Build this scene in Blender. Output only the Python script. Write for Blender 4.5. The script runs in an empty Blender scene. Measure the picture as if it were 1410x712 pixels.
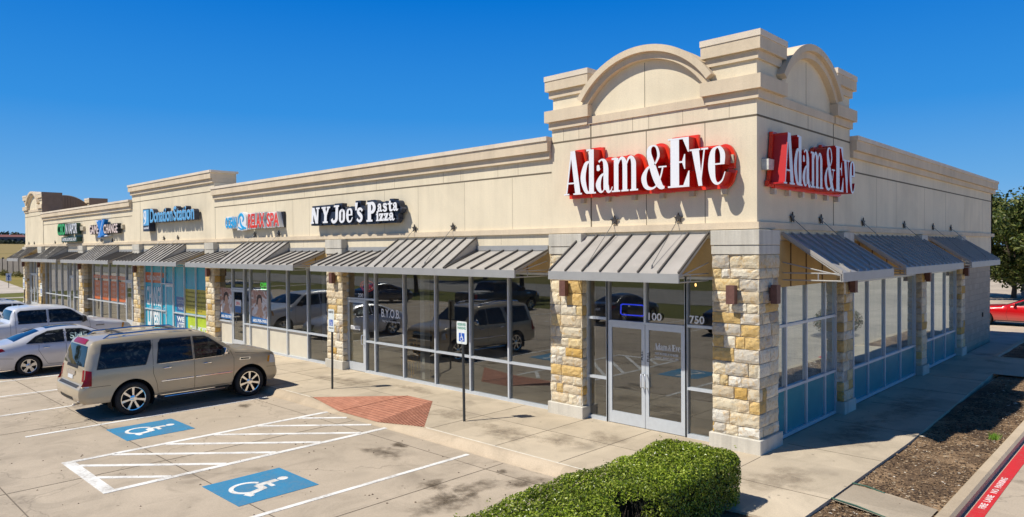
import bpy, bmesh, math, random
from mathutils import Vector, Matrix
random.seed(11)
R = math.radians
scene = bpy.context.scene
COL = scene.collection
PI = math.pi

# ------------------------------------------------------------------ materials
MATS = {}
def new_mat(name):
    m = bpy.data.materials.new(name); m.use_nodes = True
    m.node_tree.nodes.clear()
    return m, m.node_tree.nodes, m.node_tree.links
def out(n, l, sh):
    o = n.new('ShaderNodeOutputMaterial'); l.new(sh, o.inputs[0]); return o
def val(n, l, op, a, b=None, c=None):
    x = n.new('ShaderNodeMath'); x.operation = op
    for i, q in enumerate((a, b, c)):
        if q is None: continue
        if isinstance(q, (int, float)): x.inputs[i].default_value = q
        else: l.new(q, x.inputs[i])
    return x.outputs[0]
def ramp(n, l, fac, stops):
    r = n.new('ShaderNodeValToRGB'); e = r.color_ramp.elements
    while len(e) < len(stops): e.new(0.5)
    for i, (p, c) in enumerate(stops):
        e[i].position = p
        e[i].color = (c, c, c, 1) if isinstance(c, (int, float)) else (*c[:3], 1)
    l.new(fac, r.inputs[0]); return r.outputs[0]
def noise(n, l, vec, scale, detail=4, rough=.55, dist=0):
    t = n.new('ShaderNodeTexNoise'); t.inputs['Scale'].default_value = scale
    t.inputs['Detail'].default_value = detail; t.inputs['Roughness'].default_value = rough
    t.inputs['Distortion'].default_value = dist
    if vec is not None: l.new(vec, t.inputs['Vector'])
    return t.outputs['Fac']
def mapping(n, l, sc=(1, 1, 1), loc=(0, 0, 0), kind='Object'):
    c = n.new('ShaderNodeTexCoord'); m = n.new('ShaderNodeMapping')
    m.inputs['Scale'].default_value = sc; m.inputs['Location'].default_value = loc
    l.new(c.outputs[kind], m.inputs[0]); return m.outputs[0]
def mixc(n, l, fac, a, b, mode='MIX'):
    x = n.new('ShaderNodeMix'); x.data_type = 'RGBA'; x.blend_type = mode
    for s, q in ((0, fac), (6, a), (7, b)):
        if isinstance(q, (int, float)): x.inputs[s].default_value = q
        elif isinstance(q, (tuple, list)): x.inputs[s].default_value = (*q[:3], 1)
        else: l.new(q, x.inputs[s])
    return x.outputs[2]
def bump(n, l, h, strength, dist=.02):
    b = n.new('ShaderNodeBump'); b.inputs['Strength'].default_value = strength
    b.inputs['Distance'].default_value = dist; l.new(h, b.inputs['Height']); return b.outputs[0]
def princ(n, l, col, rough=.6, metal=0, spec=.5, normal=None, coat=0, em=None, ems=0):
    p = n.new('ShaderNodeBsdfPrincipled')
    if isinstance(col, (tuple, list)): p.inputs['Base Color'].default_value = (*col[:3], 1)
    else: l.new(col, p.inputs['Base Color'])
    if isinstance(rough, (int, float)): p.inputs['Roughness'].default_value = rough
    else: l.new(rough, p.inputs['Roughness'])
    p.inputs['Metallic'].default_value = metal
    p.inputs['Specular IOR Level'].default_value = spec
    p.inputs['Coat Weight'].default_value = coat; p.inputs['Coat Roughness'].default_value = .03
    if normal is not None: l.new(normal, p.inputs['Normal'])
    if em: p.inputs['Emission Color'].default_value = (*em, 1); p.inputs['Emission Strength'].default_value = ems
    return p.outputs[0]
def M(name, col=None, rough=.6, metal=0, var=.12, scale=3, bmp=0, bscale=60, spec=.5, coat=0, em=None, ems=0):
    """plain procedural material: base colour broken up by two noises"""
    if name in MATS: return MATS[name]
    m, n, l = new_mat(name)
    v = mapping(n, l)
    a = noise(n, l, v, scale, 5, .6)
    f = ramp(n, l, a, [(.3, 1 - var), (.7, 1 + var)])
    c = mixc(n, l, 1, col, f, 'MULTIPLY')
    nm = bump(n, l, noise(n, l, v, bscale, 3), bmp) if bmp else None
    out(n, l, princ(n, l, c, rough, metal, spec, nm, coat, em, ems))
    MATS[name] = m; return m

def stucco(name, col, stain=.35):
    m, n, l = new_mat(name)
    v = mapping(n, l)
    a = noise(n, l, v, .55, 6, .62, .4)
    f = ramp(n, l, a, [(.28, .86), (.55, 1.0), (.8, 1.06)])
    vs = mapping(n, l, (2.6, 2.6, .16))
    st = noise(n, l, vs, 1.1, 6, .66)
    g = ramp(n, l, st, [(.34, 1 - stain * .5), (.58, 1.0)])
    sep = n.new('ShaderNodeSeparateXYZ'); tc = n.new('ShaderNodeTexCoord'); l.new(tc.outputs['Object'], sep.inputs[0])
    c = mixc(n, l, 1, col, f, 'MULTIPLY')
    c = mixc(n, l, 1, c, g, 'MULTIPLY')
    dn = noise(n, l, mapping(n, l, (5.5, 5.5, .10)), 1.6, 5, .7)
    dr = ramp(n, l, dn, [(.46, 0.0), (.66, 1.0)])
    for L_ in (5.93, 4.17, 6.60):
        t_ = val(n, l, 'MULTIPLY_ADD', sep.outputs[2], 1 / .75, -(L_ - .75) / .75)
        k_ = val(n, l, 'MULTIPLY', ramp(n, l, t_, [(.0, 0.0), (.96, 1.0), (1.0, 0.0)]), dr)
        c = mixc(n, l, val(n, l, 'MULTIPLY', k_, .13 + stain * .3), c, (.34, .29, .22))
    fine = noise(n, l, v, 38, 4, .7)
    c = mixc(n, l, 1, c, ramp(n, l, fine, [(.3, .93), (.7, 1.05)]), 'MULTIPLY')
    out(n, l, princ(n, l, c, .92, 0, .15, bump(n, l, fine, .35, .012)))
    MATS[name] = m; return m

def concrete(name, col, dark, lot=False, rough=.88):
    m, n, l = new_mat(name)
    v = mapping(n, l)
    big = noise(n, l, v, .16, 6, .62, .6)
    c = mixc(n, l, ramp(n, l, big, [(.33, 0.0), (.66, 1.0)]), dark, col)
    mid = noise(n, l, v, 1.1, 7, .68, .8)
    c = mixc(n, l, 1, c, ramp(n, l, mid, [(.3, .80), (.5, .98), (.72, 1.08)]), 'MULTIPLY')
    sp = noise(n, l, v, 45, 4, .75)
    c = mixc(n, l, 1, c, ramp(n, l, sp, [(.28, .82), (.5, 1.0), (.75, 1.08)]), 'MULTIPLY')
    blot = noise(n, l, mapping(n, l, loc=(7, 3, 1)), .75, 3, .5, .3)
    c = mixc(n, l, ramp(n, l, blot, [(.66, 0.0), (.74, .45)]), c, (.16, .13, .10))
    tcw = n.new('ShaderNodeTexCoord'); vm = n.new('ShaderNodeVectorMath'); vm.operation = 'MULTIPLY_ADD'
    vm.inputs[1].default_value = (1 / 4.6, 1 / 3.74, 0) if lot else (1 / 1.6, 1 / 1.5, 0); vm.inputs[2].default_value = (8.2 / 4.6, 11.32 / 3.74, 0) if lot else (.3, .0, 0)
    l.new(tcw.outputs['Object'], vm.inputs[0]); fl_ = n.new('ShaderNodeVectorMath'); fl_.operation = 'FLOOR'; l.new(vm.outputs[0], fl_.inputs[0])
    wn = n.new('ShaderNodeTexWhiteNoise'); wn.noise_dimensions = '3D'; l.new(fl_.outputs[0], wn.inputs['Vector'])
    c = mixc(n, l, 1, c, ramp(n, l, wn.outputs['Value'], [(0, .90), (1, 1.06)]), 'MULTIPLY')
    vd = n.new('ShaderNodeTexVoronoi'); vd.inputs['Scale'].default_value = 2.3; l.new(v, vd.inputs['Vector'])
    c = mixc(n, l, ramp(n, l, vd.outputs['Distance'], [(.035, .55), (.075, .0)]), c, (.13, .105, .08))
    vd = n.new('ShaderNodeTexVoronoi'); vd.inputs['Scale'].default_value = .62; l.new(mapping(n, l, loc=(3.3, 1.7, 0)), vd.inputs['Vector'])
    c = mixc(n, l, val(n, l, 'MULTIPLY', ramp(n, l, vd.outputs['Distance'], [(.02, .6), (.22, .0)]), ramp(n, l, sp, [(.35, 0.0), (.6, 1.0)])), c, (.19, .155, .12))
    if lot:
        # tyre-darkened lanes down the middle of the drive aisle, running along X
        sep = n.new('ShaderNodeSeparateXYZ'); tc = n.new('ShaderNodeTexCoord'); l.new(tc.outputs['Object'], sep.inputs[0])
        y = val(n, l, 'ADD', sep.outputs[1], val(n, l, 'MULTIPLY', val(n, l, 'SUBTRACT', mid, .5), 1.6))
        d = val(n, l, 'ABSOLUTE', val(n, l, 'ADD', y, 10.6))
        c = mixc(n, l, ramp(n, l, d, [(0.0, .30), (.9, .0)]), c, (.17, .145, .12))
        sm = noise(n, l, mapping(n, l, (3.2, .45, 1)), 1.4, 5, .6)
        c = mixc(n, l, ramp(n, l, sm, [(.60, 0.0), (.80, .35)]), c, (.20, .165, .13))
        # fine cracks
        vo = n.new('ShaderNodeTexVoronoi'); vo.feature = 'DISTANCE_TO_EDGE'; vo.inputs['Scale'].default_value = .17
        wv = n.new('ShaderNodeVectorMath'); wv.operation = 'ADD'; l.new(v, wv.inputs[0])
        nz = n.new('ShaderNodeTexNoise'); nz.inputs['Scale'].default_value = 1.4; nz.inputs['Detail'].default_value = 5
        l.new(v, nz.inputs['Vector']); l.new(nz.outputs['Color'], wv.inputs[1]); l.new(wv.outputs[0], vo.inputs['Vector'])
        c = mixc(n, l, ramp(n, l, vo.outputs['Distance'], [(.0, .35), (.0035, .0)]), c, (.12, .1, .08))
    out(n, l, princ(n, l, c, rough, 0, .2, bump(n, l, sp, .3, .008)))
    MATS[name] = m; return m

def attr_mat(name, rough=.9, bmp=.6, bscale=26, spec=.2, veins=False):
    m, n, l = new_mat(name)
    a = n.new('ShaderNodeVertexColor'); a.layer_name = 'Col'
    v = mapping(n, l)
    t = noise(n, l, v, bscale, 7, .72, .3)
    c = mixc(n, l, 1, a.outputs[0], ramp(n, l, t, [(.28, .62), (.46, 1.0), (.8, 1.16)]), 'MULTIPLY')
    if veins:
        o = noise(n, l, v, 4.5, 7, .74, 1.4)
        c = mixc(n, l, ramp(n, l, o, [(.50, 0.0), (.64, .62)]), c, (.60, .36, .10))
        o2 = noise(n, l, mapping(n, l, loc=(5, 5, 5)), 7, 6, .75, 1)
        c = mixc(n, l, ramp(n, l, o2, [(.56, 0.0), (.70, .55)]), c, (.36, .32, .27))
        p = noise(n, l, v, 60, 3, .6)
        c = mixc(n, l, ramp(n, l, p, [(.25, .7), (.36, 0.0)]), c, (.13, .10, .07))
    h = noise(n, l, v, bscale * .5, 8, .75, .2)
    out(n, l, princ(n, l, c, rough, 0, spec, bump(n, l, h, bmp, .03)))
    MATS[name] = m; return m

def glass(name, tint, f0=.13, rough=0.0, dust=.05, film=(.5, .5, .48), gloss=(.93, .96, .95)):
    m, n, l = new_mat(name)
    lw = n.new('ShaderNodeLayerWeight'); lw.inputs[0].default_value = .5
    p5 = val(n, l, 'POWER', lw.outputs['Facing'], 4.2)
    fac = val(n, l, 'MULTIPLY_ADD', p5, 1 - f0, f0)
    tr = n.new('ShaderNodeBsdfTransparent'); tr.inputs[0].default_value = (*tint, 1)
    gl = n.new('ShaderNodeBsdfGlossy'); gl.inputs['Roughness'].default_value = rough; gl.inputs[0].default_value = (*gloss, 1)
    # slight waviness of real panes
    v = mapping(n, l)
    l.new(bump(n, l, noise(n, l, v, .7, 1), .045, .05), gl.inputs['Normal'])
    mx = n.new('ShaderNodeMixShader'); l.new(fac, mx.inputs[0]); l.new(tr.outputs[0], mx.inputs[1]); l.new(gl.outputs[0], mx.inputs[2])
    df = n.new('ShaderNodeBsdfDiffuse'); df.inputs[0].default_value = (*film, 1)
    sm = noise(n, l, mapping(n, l, (1, 1, .35)), 2.3, 6, .7, .5)
    m2 = n.new('ShaderNodeMixShader'); l.new(ramp(n, l, sm, [(.3, dust * .4), (.75, dust)]), m2.inputs[0]); l.new(mx.outputs[0], m2.inputs[1]); l.new(df.outputs[0], m2.inputs[2])
    out(n, l, m2.outputs[0]); MATS[name] = m; return m

def leafmat(name, cols, rough=.45, trans=.25):
    m, n, l = new_mat(name)
    g = n.new('ShaderNodeNewGeometry')
    c = ramp(n, l, g.outputs['Random Per Island'], [(i / (len(cols) - 1), k) for i, k in enumerate(cols)])
    cl = noise(n, l, mapping(n, l), 1.3, 3)
    c = mixc(n, l, 1, c, ramp(n, l, cl, [(.32, .65), (.68, 1.25)]), 'MULTIPLY')
    p = princ(n, l, c, rough, 0, .35)
    t = n.new('ShaderNodeBsdfTranslucent'); l.new(mixc(n, l, 1, c, (1.1, 1.25, .5), 'MULTIPLY'), t.inputs[0])
    mx = n.new('ShaderNodeMixShader'); mx.inputs[0].default_value = trans
    l.new(p, mx.inputs[1]); l.new(t.outputs[0], mx.inputs[2]); out(n, l, mx.outputs[0]); MATS[name] = m; return m

def paintmat(name, col, wear=.3):
    """road paint, worn"""
    m, n, l = new_mat(name); v = mapping(n, l)
    a = noise(n, l, v, 14, 8, .8); b = noise(n, l, v, 2.2, 4, .6)
    f = val(n, l, 'ADD', val(n, l, 'MULTIPLY', a, .6), val(n, l, 'MULTIPLY', b, .4))
    c = mixc(n, l, ramp(n, l, f, [(.36, wear), (.46, wear * .3), (.52, 0.0)]), col, (.36, .30, .24))
    c = mixc(n, l, 1, c, ramp(n, l, b, [(.3, .86), (.7, 1.05)]), 'MULTIPLY')
    out(n, l, princ(n, l, c, .75, 0, .25)); MATS[name] = m; return m

def carpaint(name, col, metal=.35, rough=.28):
    m, n, l = new_mat(name); v = mapping(n, l)
    d = noise(n, l, v, 1.2, 5, .6)
    c = mixc(n, l, 1, col, ramp(n, l, d, [(.3, .92), (.7, 1.05)]), 'MULTIPLY')
    dirt = n.new('ShaderNodeSeparateXYZ'); tc = n.new('ShaderNodeTexCoord'); l.new(tc.outputs['Object'], dirt.inputs[0])
    zf = ramp(n, l, val(n, l, 'ADD', dirt.outputs[2], val(n, l, 'MULTIPLY', d, .25)), [(.45, .35), (.85, 0.0)])
    c = mixc(n, l, zf, c, (.33, .28, .22))
    r = ramp(n, l, zf, [(0, rough), (.4, rough + .25)])
    out(n, l, princ(n, l, c, r, metal, .5, None, .7)); MATS[name] = m; return m

# ------------------------------------------------------------------ mesh builder
class MB:
    def __init__(s): s.v = []; s.f = []; s.mi = []; s.c = []; s.cc = None; s.use_col = False
    def add(s, vs, fs, m=0):
        o = len(s.v); s.v += [tuple(p) for p in vs]
        for f in fs:
            s.f.append(tuple(i + o for i in f)); s.mi.append(m); s.c.append(s.cc)
        if s.cc: s.use_col = True
    def box(s, x0, x1, y0, y1, z0, z1, m=0):
        s.add([(x0, y0, z0), (x1, y0, z0), (x1, y1, z0), (x0, y1, z0), (x0, y0, z1), (x1, y0, z1), (x1, y1, z1), (x0, y1, z1)],
              [(0, 3, 2, 1), (4, 5, 6, 7), (0, 1, 5, 4), (1, 2, 6, 5), (2, 3, 7, 6), (3, 0, 4, 7)], m)
    def cbox(s, x0, x1, y0, y1, z0, z1, b=.01, m=0):
        """chamfered box"""
        b = min(b, (x1 - x0) * .45, (y1 - y0) * .45, (z1 - z0) * .45)
        vs = []; idx = {}
        X = (x0, x1); Y = (y0, y1); Z = (z0, z1)
        for i in (0, 1):
            for j in (0, 1):
                for k in (0, 1):
                    sx, sy, sz = (1, -1)[i], (1, -1)[j], (1, -1)[k]
                    idx[i, j, k, 'x'] = len(vs); vs.append((X[i], Y[j] + sy * b, Z[k] + sz * b))
                    idx[i, j, k, 'y'] = len(vs); vs.append((X[i] + sx * b, Y[j], Z[k] + sz * b))
                    idx[i, j, k, 'z'] = len(vs); vs.append((X[i] + sx * b, Y[j] + sy * b, Z[k]))
        fs = []
        def q(*a): fs.append(tuple(idx[t] for t in a))
        q((0,0,0,'x'),(0,0,1,'x'),(0,1,1,'x'),(0,1,0,'x')); q((1,0,0,'x'),(1,1,0,'x'),(1,1,1,'x'),(1,0,1,'x'))
        q((0,0,0,'y'),(1,0,0,'y'),(1,0,1,'y'),(0,0,1,'y')); q((0,1,0,'y'),(0,1,1,'y'),(1,1,1,'y'),(1,1,0,'y'))
        q((0,0,0,'z'),(0,1,0,'z'),(1,1,0,'z'),(1,0,0,'z')); q((0,0,1,'z'),(1,0,1,'z'),(1,1,1,'z'),(0,1,1,'z'))
        for i in (0, 1):
            for j in (0, 1): q((i,j,0,'x'),(i,j,1,'x'),(i,j,1,'y'),(i,j,0,'y'))
            for k in (0, 1): q((i,0,k,'x'),(i,1,k,'x'),(i,1,k,'z'),(i,0,k,'z'))
        for j in (0, 1):
            for k in (0, 1): q((0,j,k,'y'),(1,j,k,'y'),(1,j,k,'z'),(0,j,k,'z'))
        for i in (0, 1):
            for j in (0, 1):
                for k in (0, 1): q((i,j,k,'x'),(i,j,k,'y'),(i,j,k,'z'))
        s.add(vs, fs, m)
    def prism(s, poly, fr, d0, d1, m=0, mside=None, back=True):
        """poly [(u,v)] in frame fr, extruded along its normal from d0 to d1 (d1 = front)"""
        n = len(poly)
        a = sum(poly[i][0] * poly[(i + 1) % n][1] - poly[(i + 1) % n][0] * poly[i][1] for i in range(n))
        if a < 0: poly = poly[::-1]
        vs = [fr(u, v, d1) for u, v in poly] + [fr(u, v, d0) for u, v in poly]
        s.add(vs, [tuple(range(n))], m)
        ms = m if mside is None else mside
        s.add(vs, [(i, i + n, (i + 1) % n + n, (i + 1) % n) for i in range(n)] + ([tuple(range(2 * n - 1, n - 1, -1))] if back else []), ms)
    def tube(s, pts, r, n=8, m=0, cap=True):
        pts = [Vector(p) for p in pts]; rr = r if isinstance(r, (list, tuple)) else [r] * len(pts)
        rings = []; up0 = None
        for i, p in enumerate(pts):
            t = (pts[min(i + 1, len(pts) - 1)] - pts[max(i - 1, 0)]).normalized()
            if up0 is None: up0 = t.orthogonal().normalized()
            a = (up0 - t * up0.dot(t)).normalized(); b = t.cross(a); up0 = a
            rings.append([p + (a * math.cos(2 * PI * k / n) + b * math.sin(2 * PI * k / n)) * rr[i] for k in range(n)])
        vs = [q for g in rings for q in g]; fs = []
        for i in range(len(pts) - 1):
            for k in range(n):
                fs.append((i * n + k, i * n + (k + 1) % n, (i + 1) * n + (k + 1) % n, (i + 1) * n + k))
        if cap: fs += [tuple(range(n))[::-1], tuple((len(pts) - 1) * n + k for k in range(n))]
        s.add(vs, fs, m)
    def lathe(s, prof, fr, n=32, m=0):
        """prof [(r, d)] revolved about frame normal"""
        vs = []; fs = []
        for r, d in prof:
            for k in range(n):
                t = 2 * PI * k / n; vs.append(fr(r * math.cos(t), r * math.sin(t), d))
        for i in range(len(prof) - 1):
            for k in range(n):
                fs.append((i * n + k, i * n + (k + 1) % n, (i + 1) * n + (k + 1) % n, (i + 1) * n + k))
        s.add(vs, fs, m)
    def ring(s, p, q, c, z):
        n = len(p); K = [(0, 0, 0), (.75, .75, .75), (1, 1, 1)]
        o = len(s.v); s.v += [(x, y, z) for x, y in p] + [(x, y, z) for x, y in q] + [(c[0], c[1], z)]
        s.vc = getattr(s, 'vc', []) + [K[0]] * n + [K[1]] * n + [K[2]]
        for i in range(n):
            j = (i + 1) % n
            s.f.append((o + i, o + j, o + n + j, o + n + i)); s.f.append((o + n + i, o + n + j, o + 2 * n)); s.mi += [0, 0]; s.c += [None, None]
    def build(s, name, mats, parent=None, smooth=False, angle=35, loc=None):
        me = bpy.data.meshes.new(name); me.from_pydata(s.v, [], s.f)
        for mm in (mats if isinstance(mats, (list, tuple)) else [mats]): me.materials.append(mm)
        me.polygons.foreach_set('material_index', s.mi)
        if s.use_col:
            at = me.color_attributes.new('Col', 'FLOAT_COLOR', 'CORNER')
            data = []
            for f, c in zip(s.f, s.c):
                c = c or (.5, .5, .5); data += [c[0], c[1], c[2], 1.0] * len(f)
            at.data.foreach_set('color', data)
        if hasattr(s, 'vc'):
            at = me.color_attributes.new('Col', 'FLOAT_COLOR', 'POINT'); at.data.foreach_set('color', [q for c in s.vc for q in (*c, 1.0)])
        me.update(); me.validate()
        if smooth:
            me.polygons.foreach_set('use_smooth', [True] * len(me.polygons))
            me.set_sharp_from_angle(angle=R(angle))
        o = bpy.data.objects.new(name, me); COL.objects.link(o)
        if parent: o.parent = parent
        if loc: o.location = loc
        return o

def frame(o, u, v, n):
    o, u, v, n = Vector(o), Vector(u), Vector(v), Vector(n)
    return lambda a, b, d=0: o + u * a + v * b + n * d
FRONT = frame((0, 0, 0), (1, 0, 0), (0, 0, 1), (0, -1, 0))      # u = X, v = Z, d = out of the front wall
SIDE = frame((0, 0, 0), (0, 1, 0), (0, 0, 1), (1, 0, 0))        # u = Y, v = Z, d = out of the side wall
def ground(z): return frame((0, 0, z), (1, 0, 0), (0, 1, 0), (0, 0, 1))

def thing(name, label, cat, loc=(0, 0, 0), rz=0, group=None):
    o = bpy.data.objects.new(name, None); COL.objects.link(o)
    o.location = loc; o.rotation_euler = (0, 0, rz); o.empty_display_size = .2
    o['label'] = label; o['category'] = cat
    if group: o['group'] = group
    return o
def tag(o, label, cat, group=None, kind=None):
    o['label'] = label; o['category'] = cat
    if group: o['group'] = group
    if kind: o['kind'] = kind
    return o
def struct(o): o['kind'] = 'structure'; return o
def empty(name, parent=None):
    o = bpy.data.objects.new(name, None); COL.objects.link(o); o.parent = parent; o.empty_display_size = .1; return o

# ------------------------------------------------------------------ lettering
_tc = {}
def text_geo(body, bold=0, shear=0, spacing=1.0):
    k = (body, bold, shear, spacing)
    if k in _tc: return _tc[k]
    cu = bpy.data.curves.new('lettering', 'FONT'); cu.body = body; cu.offset = bold; cu.shear = shear
    cu.space_character = spacing; cu.resolution_u = 3; cu.fill_mode = 'FRONT'
    o = bpy.data.objects.new('lettering_source', cu); COL.objects.link(o)
    bpy.context.view_layer.update()
    me = bpy.data.meshes.new_from_object(o.evaluated_get(bpy.context.evaluated_depsgraph_get()))
    vs = [(v.co.x, v.co.y) for v in me.vertices]; fs = [tuple(p.vertices) for p in me.polygons]
    ed = {}
    for f in fs:
        for i in range(len(f)):
            a, b = f[i], f[(i + 1) % len(f)]
            if (b, a) in ed: del ed[b, a]
            else: ed[a, b] = 1
    COL.objects.unlink(o); bpy.data.objects.remove(o); bpy.data.curves.remove(cu); bpy.data.meshes.remove(me)
    _tc[k] = (vs, fs, list(ed)); return _tc[k]
def text(mb, body, fr, u0, u1, v0, v1, d0, d1, m=0, ms=None, bold=0, shear=0, ref=None, spacing=1.0):
    """lettering fitted to the rectangle u0..u1, v0..v1, extruded d0 -> d1"""
    vs, fs, ed = text_geo(body, bold, shear, spacing)
    rv = text_geo(body, 0, shear, spacing)[0]
    ax, bx = min(p[0] for p in rv), max(p[0] for p in rv); ay, by = min(p[1] for p in rv), max(p[1] for p in rv)
    if ref: ay, by = ref
    T = lambda p, d: fr(u0 + (p[0] - ax) / (bx - ax) * (u1 - u0), v0 + (p[1] - ay) / (by - ay) * (v1 - v0), d)
    mb.add([T(p, d1) for p in vs], fs, m)
    if d0 is not None and d0 != d1:
        n = len(vs)
        mb.add([T(p, d1) for p in vs] + [T(p, d0) for p in vs], [(b, a, a + n, b + n) for a, b in ed], m if ms is None else ms)

def smooth_pts(pts, k=6):
    """Catmull-Rom through (x, y, w) samples"""
    if len(pts) < 3: return pts
    P = [pts[0]] + list(pts) + [pts[-1]]; o = []
    for i in range(1, len(P) - 2):
        for j in range(k):
            t = j / k; a, b, c, d = P[i - 1], P[i], P[i + 1], P[i + 2]
            o.append(tuple(.5 * (2 * b[q] + (c[q] - a[q]) * t + (2 * a[q] - 5 * b[q] + 4 * c[q] - d[q]) * t * t + (-a[q] + 3 * b[q] - 3 * c[q] + d[q]) * t ** 3) for q in range(3)))
    o.append(tuple(pts[-1])); return o
def ribbon(mb, pts, T, d0, d1, m, ms, grow=0, k=6):
    p = smooth_pts(pts, k); L = []; Rr = []
    for i, (x, y, w) in enumerate(p):
        a = p[max(i - 1, 0)]; b = p[min(i + 1, len(p) - 1)]
        dx, dy = b[0] - a[0], b[1] - a[1]; q = math.hypot(dx, dy) or 1; nx, ny = -dy / q, dx / q
        h = w / 2 + grow
        ex = 0
        if grow and i in (0, len(p) - 1): ex = grow * (1 if i else -1)
        L.append((x + nx * h + dx / q * ex, y + ny * h + dy / q * ex)); Rr.append((x - nx * h + dx / q * ex, y - ny * h + dy / q * ex))
    n = len(p); F = [T(u, d1) for u in L] + [T(u, d1) for u in Rr]; B = [T(u, d0) for u in L] + [T(u, d0) for u in Rr]
    mb.add(F, [(i, n + i, n + i + 1, i + 1) for i in range(n - 1)], m)
    s = 2 * n; V = F + B
    mb.add(V, [(i, i + 1, s + i + 1, s + i) for i in range(n - 1)] + [(n + i + 1, n + i, s + n + i, s + n + i + 1) for i in range(n - 1)] + [(0, s, s + n, n), (n - 1, 2 * n - 1, s + 2 * n - 1, s + n - 1)], ms)
def grow_poly(poly, g):
    if not g: return poly
    n = len(poly)
    if sum(poly[i][0] * poly[(i + 1) % n][1] - poly[(i + 1) % n][0] * poly[i][1] for i in range(n)) < 0: poly = poly[::-1]
    o = []
    for i in range(n):
        a, b, c = poly[i - 1], poly[i], poly[(i + 1) % n]
        e1 = Vector((b[0] - a[0], b[1] - a[1])).normalized(); e2 = Vector((c[0] - b[0], c[1] - b[1])).normalized()
        n1 = Vector((e1.y, -e1.x)); n2 = Vector((e2.y, -e2.x)); k = n1 + n2
        k = k / max(.35, k.length_squared / 2) if k.length > 1e-6 else n1
        o.append((b[0] + k.x * g, b[1] + k.y * g))
    return o
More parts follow.
